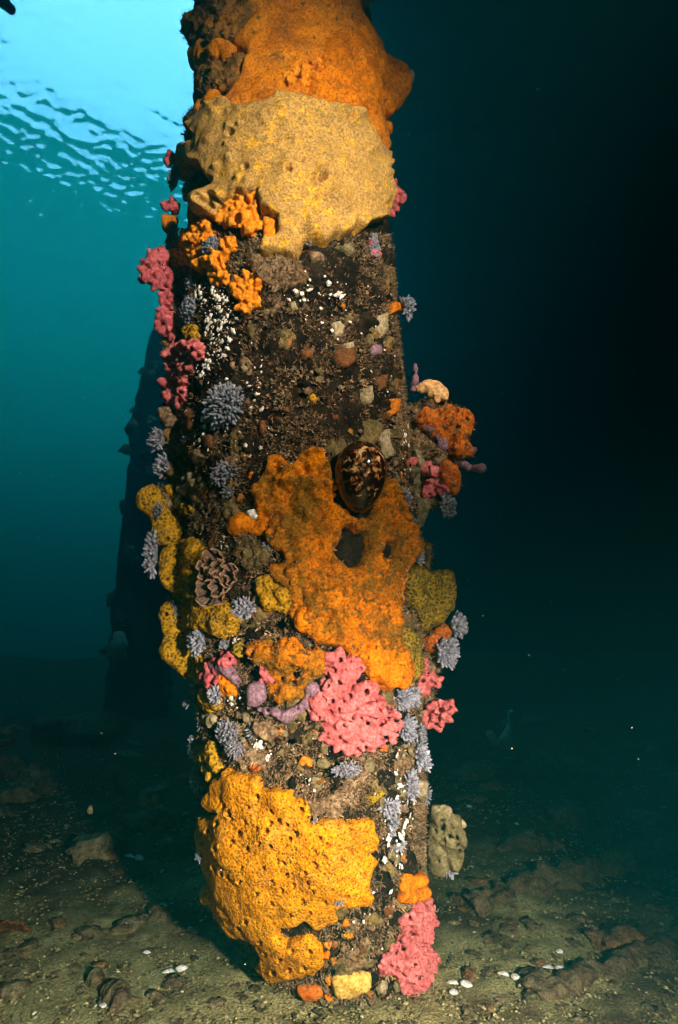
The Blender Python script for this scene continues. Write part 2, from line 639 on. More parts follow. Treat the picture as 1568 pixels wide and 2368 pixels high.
M['mustard'] = mat('mustard_colony', [(.28, (.26, .15, .008)), (.5, (.46, .24, .007)), (.75, (.60, .31, .009))], 40, 5, .9, 300, .55, .2, cell=(215, (.05, .045, .02), .40, 1.6, .95), silt=(40, (.14, .10, .03), .48, .64, .7))
M['olive'] = mat('olive_colony', [(.28, (.12, .09, .015)), (.5, (.24, .16, .014)), (.75, (.38, .24, .012))], 45, 5, .9, 300, .6, .2, cell=(260, (.035, .032, .02), .42, 1.6, .95))
M['pink'] = mat('pink_sponge', [(.28, (.36, .075, .075)), (.5, (.56, .14, .135)), (.75, (.68, .205, .19))], 50, 4, .35, 320, .55, .25, silt=(70, (.36, .09, .085), .50, .66, .7))
M['rose'] = mat('rose_sponge', [(.28, (.30, .05, .06)), (.5, (.52, .11, .12)), (.75, (.62, .17, .17))], 50, 4, .4, 320, .55, .25, silt=(70, (.22, .05, .05), .50, .66, .7))
M['purple'] = mat('purple_sponge', [(.3, (.16, .09, .12)), (.55, (.27, .16, .20)), (.8, (.36, .22, .25))], 60, 4, .35, 400, .6, .2, cell=(420, (.09, .05, .07), .32, .8, .6), silt=(60, (.11, .075, .07), .48, .64, .6))
M['bright'] = mat('bright_orange_branches', [(.28, (.55, .15, .01)), (.5, (.82, .27, .012)), (.75, (.88, .40, .04))], 90, 4, .5, 380, .5, .3, silt=(90, (.40, .13, .02), .50, .66, .6))
M['red'] = mat('red_orange_sponge', [(.28, (.22, .06, .02)), (.5, (.52, .12, .012)), (.75, (.66, .19, .015))], 70, 5, .7, 260, .6, .2, speck=(130, (.20, .13, .06), .60))
M['peach'] = mat('peach_soft_growth', [(.3, (.60, .32, .12)), (.6, (.78, .46, .19)), (.8, (.85, .55, .26))], 60, 4, .4, 300, .55, .25)
M['grey'] = mat('blue_grey_polyp', [(.3, (.18, .20, .225)), (.55, (.28, .305, .345)), (.8, (.43, .45, .49))], 120, 3, .25, 500, .4, .35, trans=.30, island=.28)
M['violet'] = mat('violet_grey_polyp', [(.3, (.19, .19, .215)), (.55, (.30, .30, .335)), (.8, (.44, .44, .47))], 120, 3, .25, 500, .4, .35, trans=.30, island=.28)
M['pale'] = mat('pale_grey_polyp', [(.3, (.27, .28, .34)), (.55, (.40, .41, .47)), (.8, (.55, .55, .58))], 120, 3, .25, 500, .4, .35, trans=.32, island=.25)
M['flesh'] = mat('grey_stalk_base', [(.3, (.13, .125, .14)), (.7, (.22, .21, .23))], 90, 4, .5, 300)
M['post'] = mat('fouled_timber', [(.26, (.004, .0035, .003)), (.42, (.010, .008, .006)), (.56, (.022, .016, .010)), (.68, (.034, .027, .014)), (.8, (.06, .04, .026))], 30, 8, 1.0, 260, .8, .1, speck=(70, (.13, .05, .02), .68), dist=.003)
M['turf'] = mat('brown_turf', [(.3, (.07, .046, .026)), (.55, (.20, .135, .070)), (.8, (.40, .29, .15))], 28, 4, .2, 300, .85, .05, island=.65)
M['turf_rough'] = mat('olive_brown_crust', [(.28, (.045, .038, .018)), (.45, (.11, .085, .035)), (.62, (.20, .14, .05)), (.8, (.30, .17, .05))], 60, 8, 1.0, 200, .8, .1, speck=(60, (.30, .09, .03), .66), dist=.003)
M['crust'] = mat('brown_crust', [(.28, (.05, .03, .02)), (.45, (.15, .095, .05)), (.62, (.25, .17, .09)), (.8, (.36, .28, .17))], 75, 7, 1.0, 220, .75, .15, dist=.002)
M['beige'] = mat('beige_crust', [(.3, (.20, .155, .075)), (.55, (.33, .27, .15)), (.8, (.46, .39, .25))], 90, 5, .6, 300, .7, .2)
M['white'] = mat('white_lime', [(.3, (.74, .68, .56)), (.6, (.88, .84, .72)), (.85, (.92, .90, .82))], 200, 3, .3, 400, .6, .3, island=.15)
M['brown_disc'] = mat('brown_disc', [(.3, (.06, .026, .012)), (.6, (.15, .065, .022)), (.85, (.26, .11, .03))], 70, 5, .5, 260, .6, .2)
M['frill'] = mat('brown_frill', [(.3, (.09, .06, .042)), (.55, (.17, .115, .078)), (.8, (.27, .18, .12))], 80, 5, .5, 350, .6, .2)
M['frill_edge'] = mat('frill_edge', [(.3, (.24, .13, .07)), (.7, (.38, .23, .13))], 120, 4, .3, 300)
M['squirt'] = mat('olive_sea_squirt', [(.28, (.07, .058, .025)), (.5, (.15, .125, .055)), (.75, (.27, .23, .12))], 60, 5, .5, 260, .6, .2)
M['mantle'] = mat('black_mantle', [(.3, (.002, .0018, .0015)), (.7, (.006, .004, .003))], 120, 4, .6, 300, .7, .04)  # near-black fringe, also carries the cowry's painted shadow
M['hole'] = mat('dark_burrow', [(.3, (.010, .009, .007)), (.7, (.024, .019, .013))], 90, 5, .8, 260, .85, .05)
M['rust_rough'] = mat('rough_rusty_crust', [(.28, (.07, .045, .016)), (.45, (.19, .10, .028)), (.6, (.34, .14, .022)), (.8, (.46, .17, .02))], 40, 8, 1.0, 200, .8, .1, speck=(60, (.30, .09, .03), .64), dist=.003)
M['dull'] = mat('dull_buff_crust', [(.28, (.07, .055, .025)), (.5, (.17, .14, .07)), (.75, (.32, .27, .16))], 70, 6, .8, 260, .7, .1)
M['lemon'] = mat('pale_yellow_sponge', [(.3, (.50, .30, .05)), (.6, (.68, .44, .10)), (.85, (.74, .52, .16))], 70, 4, .4, 260, .6, .2)
M['shell'] = mat('white_bivalve', [(.3, (.52, .52, .46)), (.6, (.68, .68, .62)), (.85, (.76, .76, .72))], 110, 4, .2, 300, .4, .4)
M['stone'] = mat('rubble', [(.28, (.04, .031, .018)), (.45, (.10, .08, .044)), (.58, (.17, .14, .075)), (.75, (.27, .23, .13))], 60, 8, 1.0, 170, .85, .1, island=.35, dist=.004)
M['rust_stone'] = mat('rust_rubble', [(.28, (.07, .042, .02)), (.5, (.15, .085, .04)), (.75, (.24, .15, .075))], 70, 8, 1.0, 180, .8, .1, island=.3, dist=.004)
M['gravel'] = mat('shell_gravel', [(.3, (.15, .13, .058)), (.55, (.28, .25, .115)), (.8, (.44, .40, .20))], 130, 3, .3, 400, .8, .15, island=.75)
M['wood'] = mat('sunken_wood', [(.28, (.03, .022, .013)), (.5, (.085, .062, .036)), (.75, (.17, .125, .07))], 40, 7, .9, 180, .85, .1, speck=(60, (.16, .065, .025), .66), silt=(24, (.16, .135, .07), .46, .60, .8), dist=.005)
M['deck'] = mat('pier_timber', [(.28, (.03, .035, .025)), (.5, (.06, .07, .045)), (.75, (.10, .12, .07))], 8, 6, .6, 60, .85, .1)
M['mote'] = mat('mote', [(.3, (.45, .38, .25)), (.7, (.65, .55, .38))], 50, 2, 0, 100, .8, .1, island=.6)
M['far_pale'] = mat('pale_green_sponge', [(.3, (.34, .40, .30)), (.7, (.52, .56, .44))], 40, 5, .5, 160, .7, .1)

# ------------------------------------------------------------------ water surface seen from below
SURF_Z = 4.05
def water_surface():
    xs = np.concatenate([np.linspace(-60, -12, 25)[:-1], np.linspace(-12, -4.4, 60), np.arange(-4.38, .5, .0145), np.linspace(.52, 6, 40)[:-1], np.linspace(6, 60, 28)])
    ys = np.concatenate([np.linspace(-30, 1.2, 14)[:-1], np.linspace(1.2, 2.2, 12)[:-1], np.arange(2.2, 6.6, .0145), np.linspace(6.62, 15, 130)[:-1], np.linspace(15, 90, 36)])
    X, Y = np.meshgrid(xs, ys, indexing='ij')
    Z = np.full(X.shape, 0.0)
    g = np.random.default_rng(21)
    for i in range(40):
        wl = .05 * (1.06 ** i) * g.uniform(.9, 1.1)
        ang = rad(-50) + g.normal() * 1.0
        k = 2 * math.pi / wl
        slope = .0150 if wl < .16 else .0060
        ph = g.uniform(0, 6.28)
        Z += slope / k * np.sin(k * (X * math.cos(ang) + Y * math.sin(ang)) + ph + 1.2 * np.sin(.7 * X + .4 * Y + i))
    P = np.stack([X.ravel(), Y.ravel(), np.zeros(X.size)], 1)
    near = (X > -12.5) & (X < 6.5) & (Y > .5) & (Y < 15.5)
    Z = np.where(near, Z * np.clip((np.minimum(np.minimum(X + 12.5, 6.5 - X), np.minimum(Y - .5, 15.5 - Y))) / .6, 0, 1), 0)
    Zf = Z.ravel()
    Zf += np.where(near.ravel(), .010 * perlin(P * 1.4) + .003 * perlin(P * 4.3 + 9), 0)
    V = np.stack([X.ravel(), Y.ravel(), SURF_Z + Zf], 1)
    nx, ny = X.shape
    idm = np.arange(X.size).reshape(nx, ny)
    q = np.stack([idm[:-1, :-1], idm[1:, :-1], idm[1:, 1:], idm[:-1, 1:]], -1).reshape(-1, 4)
    m = bpy.data.materials.new('water_surface')
    m.use_nodes = True
    N, L = m.node_tree.nodes, m.node_tree.links
    N.remove(N['Principled BSDF'])
    fr = N.new('ShaderNodeFresnel'); fr.inputs['IOR'].default_value = 1.30
    tr = N.new('ShaderNodeBsdfTransparent')
    gl = N.new('ShaderNodeBsdfGlossy'); gl.inputs['Roughness'].default_value = 0.0
    ms = N.new('ShaderNodeMixShader')
    L.new(fr.outputs[0], ms.inputs[0]); L.new(tr.outputs[0], ms.inputs[1]); L.new(gl.outputs[0], ms.inputs[2])
    L.new(ms.outputs[0], N['Material Output'].inputs['Surface'])
    o = obj('water_surface', mk_mesh('water_surface', V, q, None, True, m))
    tag(o, kind='structure')
water_surface()

# ------------------------------------------------------------------ the sea itself: one closed body of even water round the camera and everything in it
def box_mesh(name, lo, hi, m=None):
    x0, y0, z0 = lo; x1, y1, z1 = hi
    v = [(x0, y0, z0), (x1, y0, z0), (x1, y1, z0), (x0, y1, z0), (x0, y0, z1), (x1, y0, z1), (x1, y1, z1), (x0, y1, z1)]
    f = [(0, 3, 2, 1), (4, 5, 6, 7), (0, 1, 5, 4), (1, 2, 6, 5), (2, 3, 7, 6), (3, 0, 4, 7)]
    return mk_mesh(name, v, f, None, False, m)

hz = bpy.data.materials.new('sea_water')
hz.use_nodes = True
hn = hz.node_tree
hn.nodes.remove(hn.nodes['Principled BSDF'])
pv = hn.nodes.new('ShaderNodeVolumePrincipled')
pv.inputs['Color'].default_value = (.002, .078, .086, 1)
pv.inputs['Absorption Color'].default_value = (.0, .060, .058, 1)
pv.inputs['Density'].default_value = .60
pv.inputs['Anisotropy'].default_value = .6
hn.links.new(pv.outputs[0], hn.nodes['Material Output'].inputs['Volume'])
haze = obj('haze', box_mesh('haze', (-61, -31, -2.2), (61, 91, 4.4), hz))
tag(haze, 'teal sea water filling the whole scene', kind='stuff')

# ------------------------------------------------------------------ pier deck overhead (only its shade and a trace of its timber show)
pier = tag(empty('pier_deck', (3, 6, 3.6)), 'dark timber pier deck overhead, top corner beyond the pile', 'pier deck')
def pier_part(name, lo, hi):
    o = obj(name, box_mesh(name, np.array(lo) - (3, 6, 3.6), np.array(hi) - (3, 6, 3.6), M['deck']), pier)
    return o
DECK_Y, DECK_X = 2.0, 0.27
for k in range(16):
    y0 = -7 + k * (DECK_Y + 7) / 16
    pier_part('plank', (-30, y0, 3.74 + .01 * (k % 3)), (48, y0 + (DECK_Y + 7) / 16 + .02, 3.82 + .01 * (k % 3)))
for k in range(30):
    x0 = DECK_X + k * 1.6
    pier_part('plank', (x0, DECK_Y - .05, 3.735 + .012 * (k % 3)), (x0 + 1.62, 80, 3.825 + .012 * (k % 3)))
pier_part('plank', (-.02, DECK_Y - .04, 3.728), (DECK_X + .01, 3.9, 3.832))
for yb in (3.4, 6.2, 9.5):
    pier_part('beam', (DECK_X + .1, yb, 3.50), (13, yb + .25, 3.73))
pier_part('beam', (-13, DECK_Y - .35, 3.47), (13, DECK_Y - .08, 3.73))

# a slanting brace of the pier pokes into the top left corner
def corner_brace():
    a = np.array([0, 0, CAM_H]) + ray(28, 22) * 1.55
    b = np.array([0, 0, CAM_H]) + ray(-420, -420) * 1.75
    c = b + np.array([-1.1, .1, 1.05])
    return a, b, c

# ------------------------------------------------------------------ seabed
def ground(x, y):
    x = np.asarray(x, float); y = np.asarray(y, float)
    P = np.stack([x.ravel(), y.ravel(), np.zeros(x.size)], 1)
    z = .030 * fbm(P, 1.3, 3) + .012 * fbm(P + 5, 6, 2)
    z = z.reshape(x.shape)
    d = np.sqrt((x - axx(0)) ** 2 + (y - axy(0)) ** 2)
    near = np.clip((d - .12) / .35, 0, 1)
    z = z * near
    z = z + .16 * np.exp(-(((x - 1.7) / .8) ** 2 + ((y - 2.6) / .6) ** 2)) + .10 * np.exp(-(((x + 1.5) / .9) ** 2 + ((y - 2.9) / .5) ** 2))
    far = np.clip((y - 3.5) / 10, 0, 1)
    ridge = (.34 + .05 * np.sin(1.3 * x + .5) + .03 * np.sin(3.1 * x)) * np.exp(-((y - 4.8) / .9) ** 2)
    return z + far * .10 + ridge

def seabed():
    xs = np.concatenate([np.linspace(-58, -2.2, 50)[:-1], np.arange(-2.2, 2.2, .016), np.linspace(2.2, 58, 50)])
    ys = np.concatenate([np.linspace(-28, .45, 12)[:-1], np.arange(.45, 3.2, .016), np.arange(3.2, 7, .06), np.linspace(7, 88, 80)])
    X, Y = np.meshgrid(xs, ys, indexing='ij')
    Z = ground(X, Y)
    P = np.stack([X.ravel(), Y.ravel(), np.zeros(X.size)], 1)
    fine = (.006 * fbm(P, 22, 3) + .004 * fbm(P, 60, 2)).reshape(X.shape)
    Z = Z + fine
    nx, ny = X.shape
    idm = np.arange(X.size).reshape(nx, ny)
    q = np.stack([idm[:-1, :-1], idm[1:, :-1], idm[1:, 1:], idm[:-1, 1:]], -1).reshape(-1, 4)
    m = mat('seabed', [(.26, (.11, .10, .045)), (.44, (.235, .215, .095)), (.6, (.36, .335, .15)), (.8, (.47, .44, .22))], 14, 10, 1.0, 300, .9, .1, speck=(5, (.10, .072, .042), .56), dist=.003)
    # sand near the pile; beyond, the dark rubble colour also paints in the gloom
    N, L = m.node_tree.nodes, m.node_tree.links
    b = N['Principled BSDF']
    src = b.inputs['Base Color'].links[0].from_socket
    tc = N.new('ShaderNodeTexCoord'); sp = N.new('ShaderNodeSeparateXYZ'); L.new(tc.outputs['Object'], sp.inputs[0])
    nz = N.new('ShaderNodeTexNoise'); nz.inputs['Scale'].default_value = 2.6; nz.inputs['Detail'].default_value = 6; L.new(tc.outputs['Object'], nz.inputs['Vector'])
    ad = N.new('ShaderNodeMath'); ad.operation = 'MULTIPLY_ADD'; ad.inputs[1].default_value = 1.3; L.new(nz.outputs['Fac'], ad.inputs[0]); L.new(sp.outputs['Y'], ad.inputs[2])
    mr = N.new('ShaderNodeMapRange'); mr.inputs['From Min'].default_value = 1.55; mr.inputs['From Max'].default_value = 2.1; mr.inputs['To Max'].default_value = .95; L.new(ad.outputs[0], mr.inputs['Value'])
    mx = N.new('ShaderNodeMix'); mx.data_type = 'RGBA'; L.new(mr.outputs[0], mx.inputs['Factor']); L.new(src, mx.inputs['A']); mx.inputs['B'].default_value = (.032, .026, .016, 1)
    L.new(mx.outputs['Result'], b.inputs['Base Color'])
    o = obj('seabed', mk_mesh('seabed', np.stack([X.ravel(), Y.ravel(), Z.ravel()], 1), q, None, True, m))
    tag(o, 'grey brown gravelly seabed strewn with shell grit', kind='structure')
seabed()

def ico(sub):
    import bmesh
    bm = bmesh.new()
    bmesh.ops.create_icosphere(bm, subdivisions=sub, radius=1)
    v = np.array([list(p.co) for p in bm.verts]); f = np.array([[q.index for q in p.verts] for p in bm.faces])
    bm.free()
    return v, f
ICO1, ICO2, ICO3 = ico(1), ico(2), ico(3)
OCT = (np.array([(1, 0, 0), (-1, 0, 0), (0, 1, 0), (0, -1, 0), (0, 0, 1), (0, 0, -1)], float),
       np.array([(0, 2, 4), (2, 1, 4), (1, 3, 4), (3, 0, 4), (2, 0, 5), (1, 2, 5), (3, 1, 5), (0, 3, 5)]))

def scatter_mesh(pos, size, base, g, flat=.6, jitter=.35):
    """many tiny grains in one mesh"""
    v0, f0 = base
    n, k = len(pos), len(v0)
    a = g.uniform(0, 6.28, n)
    sx = size * g.uniform(.7, 1.5, n); sy = size * g.uniform(.6, 1.1, n); sz = size * flat * g.uniform(.6, 1.2, n)
    v = np.tile(v0, (n, 1, 1)) * (1 + jitter * g.uniform(-1, 1, (n, k, 1)))
    v = v * np.stack([sx, sy, sz], 1)[:, None, :]
    ca, sa = np.cos(a)[:, None], np.sin(a)[:, None]
    x, y = v[..., 0] * ca - v[..., 1] * sa, v[..., 0] * sa + v[..., 1] * ca
    v = np.stack([x, y, v[..., 2]], -1) + pos[:, None, :]
    f = (f0[None] + (np.arange(n) * k)[:, None, None]).reshape(-1, 3)
    return v.reshape(-1, 3), f

def floor_points(n, g, y0, y1, power=1.6):
    """points spread over the part of the seabed in view, denser near the camera"""
    y = y0 + (y1 - y0) * g.random(n) ** power
    x = g.uniform(-1, 1, n) * (y * .62 + .12)
    return x, y

g = np.random.default_rng(31)
x, y = floor_points(52000, g, .62, 3.0, 2.0)
dens = fbm(np.stack([x, y, 0 * x], 1), 3.2, 3)
keep = dens > -.28 + .35 * g.random(len(x)) - .3
x, y = x[keep], y[keep]
s = .0011 + .0026 * g.random(len(x)) ** 3
v, f = scatter_mesh(np.stack([x, y, ground(x, y) + s * .3], 1), s, OCT, g)
gr = solid('gravel', v, None, f, M['gravel'], False)
tag(gr, 'pale brown shell grit covering the seabed', kind='stuff')
x, y = floor_points(6500, g, .62, 3.0, 1.8)
s = .003 + .006 * g.random(len(x)) ** 2.5
v, f = scatter_mesh(np.stack([x, y, ground(x, y) + s * .1], 1), s, ICO1, g, .3, .4)
rb = solid('shell_rubble', v, None, f, M['stone'], False)
tag(rb, 'small brown stones and broken shell bits over the seabed', kind='stuff')

def rock_mesh(name, seed, m, flat=.55, amp=.35, base=ICO3):
    v0, f0 = base
    n = fbm(v0 + seed * 3.7, 1.1, 2) * amp + fbm(v0 + seed * 1.9, 3.0, 3, .6) * amp * .75
    v = v0 * (1 + n[:, None])
    v[:, 2] *= flat
    return mk_mesh(name, v, None, f0, True, m)

ROCKS = [rock_mesh('rubble_stone', i, M['stone'], .26 + .06 * (i % 4), .5) for i in range(7)]
RROCKS = [rock_mesh('rubble_stone', i + 20, M['rust_stone'], .4) for i in range(3)]

def on_floor(px, py, dz=0.0):
    """point of the seabed behind a picture position"""
    d = ray(px, py)
    t = CAM_H / -d[2]
    for _ in range(14):
        P = np.array([0, 0, CAM_H]) + d * t
        gz = float(ground(np.array([P[0]]), np.array([P[1]]))[0])
        t = t + .6 * ((gz - CAM_H) / d[2] - t)
    P = np.array([0, 0, CAM_H]) + d * t
    P[2] += dz
    return P, t / FPX

g = random.Random(5)
occupied = []
def floor_ok(px):
    return not (610 < px < 1030)
n_st = 0
while n_st < 90:
    py = 1640 + (2367 - 1640) * g.random() ** .8
    px = g.uniform(-20, 1590)
    if 430 < px < 1060 and py < 2280 or 600 < px < 1030:
        continue
    P, m1 = on_floor(px, py)
    s = g.uniform(9, 26) * m1 * (1.2 if py < 1900 else 1.0)
    me = g.choice(ROCKS) if g.random() < .8 else g.choice(RROCKS)
    o = obj('rubble_stone', me, None, P + (0, 0, s * .05), (g.uniform(-.3, .3), g.uniform(-.3, .3), g.uniform(0, 6.28)), (s * g.uniform(.8, 1.5), s, s * g.uniform(.7, 1.1)))
    tint = 'rusty' if me in RROCKS else 'brown'
    where = ('left' if px < 800 else 'right') + ' of the pile'
    how = 'in the gloom far ' + where if py < 1850 else 'half sunk in grit ' + where if py < 2150 else 'on lit gravel lower ' + where
    size = 'small' if s < 17 * m1 else 'larger'
    tag(o, f'{size} {tint} stone {how}', 'stone', f'{size} {tint} stones {how}')
    n_st += 1

# larger rocks that can be told apart
def big_rock(px, py, w, flat, label, seed, m='stone', name='boulder'):
    P, m1 = on_floor(px, py)
    me = rock_mesh(name, seed, M[m], flat, .45)
    o = obj(name, me, None, P, (0, 0, seed), (w * m1, w * m1 * .8, w * m1))
    tag(o, label, 'rock')
big_rock(30, 1850, 60, .5, 'dim brown boulder at the left edge beside the sunken log', 41)
big_rock(215, 1965, 70, .5, 'flat dark rock with an orange patch on the left seabed', 42)
big_rock(345, 1905, 62, .6, 'dark rock carrying the pair of pale siphoned sea squirts', 43)
big_rock(395, 1965, 34, .7, 'small upright dark rock left of the pile near the yellow colony', 44)
big_rock(1320, 1895, 60, .55, 'grey rounded rock on the dim seabed right of the pile', 45)
big_rock(1215, 1950, 62, .5, 'flat brown rubble block right of the pile with an orange lump on it', 46)
big_rock(1440, 2180, 70, .35, 'low rusty brown slab at the right edge of the seabed', 47, 'rust_stone')
big_rock(1240, 2270, 52, .45, 'brown rubble lump between the two white shell pairs on the right', 48)
big_rock(1500, 1905, 50, .5, 'dark rock far right on the shaded seabed', 49)
big_rock(1300, 1790, 95, .45, 'broad dark rock mound fading into the gloom right of the pile', 50)
big_rock(1120, 1800, 80, .4, 'dark rock ridge in the shade just right of the pile', 51)
big_rock(180, 1690, 120, .35, 'dark reef hump in the gloom beneath the far pile', 52)
big_rock(30, 2290, 40, .4, 'brown rock slab at the bottom left corner', 53)
big_rock(300, 2140, 46, .35, 'dark flat stone left of the pile below the open white shell', 54)
big_rock(1085, 2255, 22, .5, 'rusty stone beside the pink sponge at the pile foot', 55, 'rust_stone')
big_rock(255, 1975, 18, .6, 'orange encrusted pebble on the left flat rock', 56, 'rust_stone', 'orange_stone')
big_rock(1285, 1958, 18, .8, 'rusty orange lump on the seabed right of the pile', 57, 'rust_stone', 'orange_stone')

# sunken timbers
def tube(path, radii, sides=20, amp=.12, freq=14, seed=0, cap=True):
    path = np.asarray(path, float); n = len(path)
    tang = np.gradient(path, axis=0); tang /= np.linalg.norm(tang, axis=1)[:, None]
    up = np.array([0, 0, 1.0]) if abs(tang[:, 2]).max() < .9 else np.array([1.0, 0, 0])
    A = np.cross(tang, up); A /= np.linalg.norm(A, axis=1)[:, None]
    B = np.cross(A, tang)
    a = np.linspace(0, 2 * math.pi, sides, endpoint=False)
    ring = A[:, None] * np.cos(a)[None, :, None] + B[:, None] * np.sin(a)[None, :, None]
    base = path[:, None] + ring * np.asarray(radii)[:, None, None]
    nz = fbm(base.reshape(-1, 3) + seed, freq, 3).reshape(n, sides)
    V = path[:, None] + ring * (np.asarray(radii)[:, None] * (1 + amp * nz))[..., None]
    idm = np.arange(n * sides).reshape(n, sides)
    q = np.stack([idm[:-1], np.roll(idm, -1, 1)[:-1], np.roll(idm, -1, 1)[1:], idm[1:]], -1).reshape(-1, 4)
    V = V.reshape(-1, 3)
    t = []
    if cap:
        V = np.concatenate([V, path[:1], path[-1:]])
        c0, c1 = n * sides, n * sides + 1
        for i in range(sides):
            j = (i + 1) % sides
            t += [(c0, idm[0, j], idm[0, i]), (c1, idm[-1, i], idm[-1, j])]
    return V, q, t

a, b, c = corner_brace()
tt = np.linspace(0, 1, 60)[:, None]
path = a + (c - a) * tt
V, q, t = tube(path, np.concatenate([np.linspace(.012, .05, 10), np.full(50, .055)]), 28, .35, 22, 8)
tag(solid('cross_brace', V, q, t, M['turf_rough']), 'encrusted brace end poking into the top left corner', 'brace')

def log(pts, r0, r1, label, seed):
    W = [on_floor(*p)[0] for p in pts]
    tt = np.linspace(0, len(W) - 1, 140)
    path = np.stack([np.interp(tt, range(len(W)), [w[i] for w in W]) for i in range(3)], 1)
    rr = np.linspace(r0, r1, 140)
    path[:, 2] += rr * .25
    rr[0] *= .8; rr[-1] *= .7
    rr = rr * (1 + .25 * perlin(path * 7 + seed))
    path[:, 2] -= rr * .62
    V, q, t = tube(path, rr, 56, .75, 24, seed)
    o = solid('sunken_log', V, q, t, M['wood'])
    tag(o, label, 'log', 'sunken timbers on the seabed')
log([(1065, 2105), (1250, 2050), (1420, 2010), (1600, 1960)], .028, .036, 'long sunken log lying right of the pile, rusty brown', 1)
log([(1230, 2310), (1360, 2255), (1520, 2200)], .018, .022, 'short crooked timber on the seabed at the lower right', 2)
log([(-30, 1765), (60, 1795), (118, 1835)], .045, .035, 'dark sunken log at the left edge of the dim seabed', 3)
log([(225, 2265), (260, 2300), (300, 2335)], .016, .018, 'stubby brown timber piece on the seabed at the lower left', 4)
log([(1500, 2240), (1560, 2175), (1600, 2150)], .02, .02, 'thin dark branch at the right edge of the seabed', 5)

# bivalve shells, most of them open pairs
def valve_mesh():
    """one oval domed valve with a beak at the hinge and growth rings; hollow below"""
    nu, nv = 28, 9
    V, q = [], []
    for j in range(nv + 1):
        s_ = j / nv
        for i in range(nu):
            a = 2 * math.pi * i / nu
            x = s_ * math.cos(a) * (1.0 + .12 * math.cos(a))
            y = s_ * math.sin(a) * (.64 + .10 * math.cos(a))
            z = .40 * (1 - s_ ** 2.2) * (1 + .25 * math.cos(a) * s_) + .012 * math.sin(30 * s_)
            V.append((x - .35 * (1 - s_), y, z))
    for j in range(nv):
        for i in range(nu):
            k = (i + 1) % nu
            q.append((j * nu + i, (j + 1) * nu + i, (j + 1) * nu + k, j * nu + k))
    n = len(V)
    V2 = V + [(x * .93, y * .93, z * .82 - .01) for x, y, z in V]
    q2 = q + [tuple(n + c for c in reversed(f)) for f in q]
    for i in range(nu):
        k = (i + 1) % nu
        q2.append((nv * nu + i, n + nv * nu + i, n + nv * nu + k, nv * nu + k))
    return mk_mesh('valve', V2, q2, None, True, M['shell'])
VALVE = valve_mesh()
def bivalve(px, py, w, label, ang=0, open_=.5, two=True, tilt=.25):
    P, m1 = on_floor(px, py, .001)
    t = tag(empty('bivalve_shell', P, (0, 0, ang)), label, 'shell', 'pale bivalve shells on the seabed')
    s = w * m1
    for sd in ((-1, 1) if two else (1,)):
        r = s * .62
        if two:      # hinge in the middle, the two valves spread like wings
            obj('valve', VALVE, t, (sd * .92 * r, -.25 * r, r * .10), (tilt, sd * .18, (0 if sd > 0 else math.pi) - sd * open_), r)
        else:
            obj('valve', VALVE, t, (0, 0, r * .08), (tilt * .8, .15, ang), r)
    return t
bivalve(390, 2097, 25, 'large white open bivalve, both valves spread, left of the pile', .1, .25)
bivalve(404, 2245, 26, 'white open bivalve lying at the lower left below the larger one', .5, .2)
bivalve(312, 1983, 22, 'small open bivalve on the dim left seabed near the yellow colony', -.3, .35)
bivalve(378, 2018, 18, 'single pale valve just below the small open bivalve', .6, .3, False)
bivalve(339, 2204, 14, 'tiny pale valve on the left seabed between two open bivalves', .2, .3, False)
bivalve(1062, 2275, 25, 'white open bivalve right of the pile foot with its valves spread', -.1, .25)
bivalve(1048, 2297, 24, 'single white valve just below the open bivalve at the pile foot', .4, .3, False)
bivalve(1180, 2258, 24, 'white open bivalve tilted on the rubble right of the pile', -.5, .3)
bivalve(1282, 2240, 24, 'pale bivalve pair farther right on the rubble', -.2, .4)
bivalve(1293, 2202, 20, 'violet grey valve lying above the pale pair on the right', .3, .3, False)
bivalve(1380, 2250, 24, 'broken pale shell at the right among brown stones', .6, .4, False)
bivalve(1383, 2025, 18, 'single greenish valve on the dim seabed beside the sunken log', .5, .3, False)
bivalve(1085, 1866, 14, 'round pale shell in the gloom just right of the pile', .1, .3, False)
bivalve(1195, 1907, 14, 'small pale shell on the dim rubble right of the pile', .7, .3, False)
bivalve(305, 1667, 14, 'faint pale shell in the dark left of the pile', .5, .3, False)
bivalve(440, 2150, 16, 'cream valve lying close by the pile on the left', .5, .3, False)
bivalve(80, 2345, 12, 'small reddish shell bit at the bottom left corner', .5, .3, False)
bivalve(238, 2328, 22, 'broken white shell at the bottom left edge', .9, .4, False)

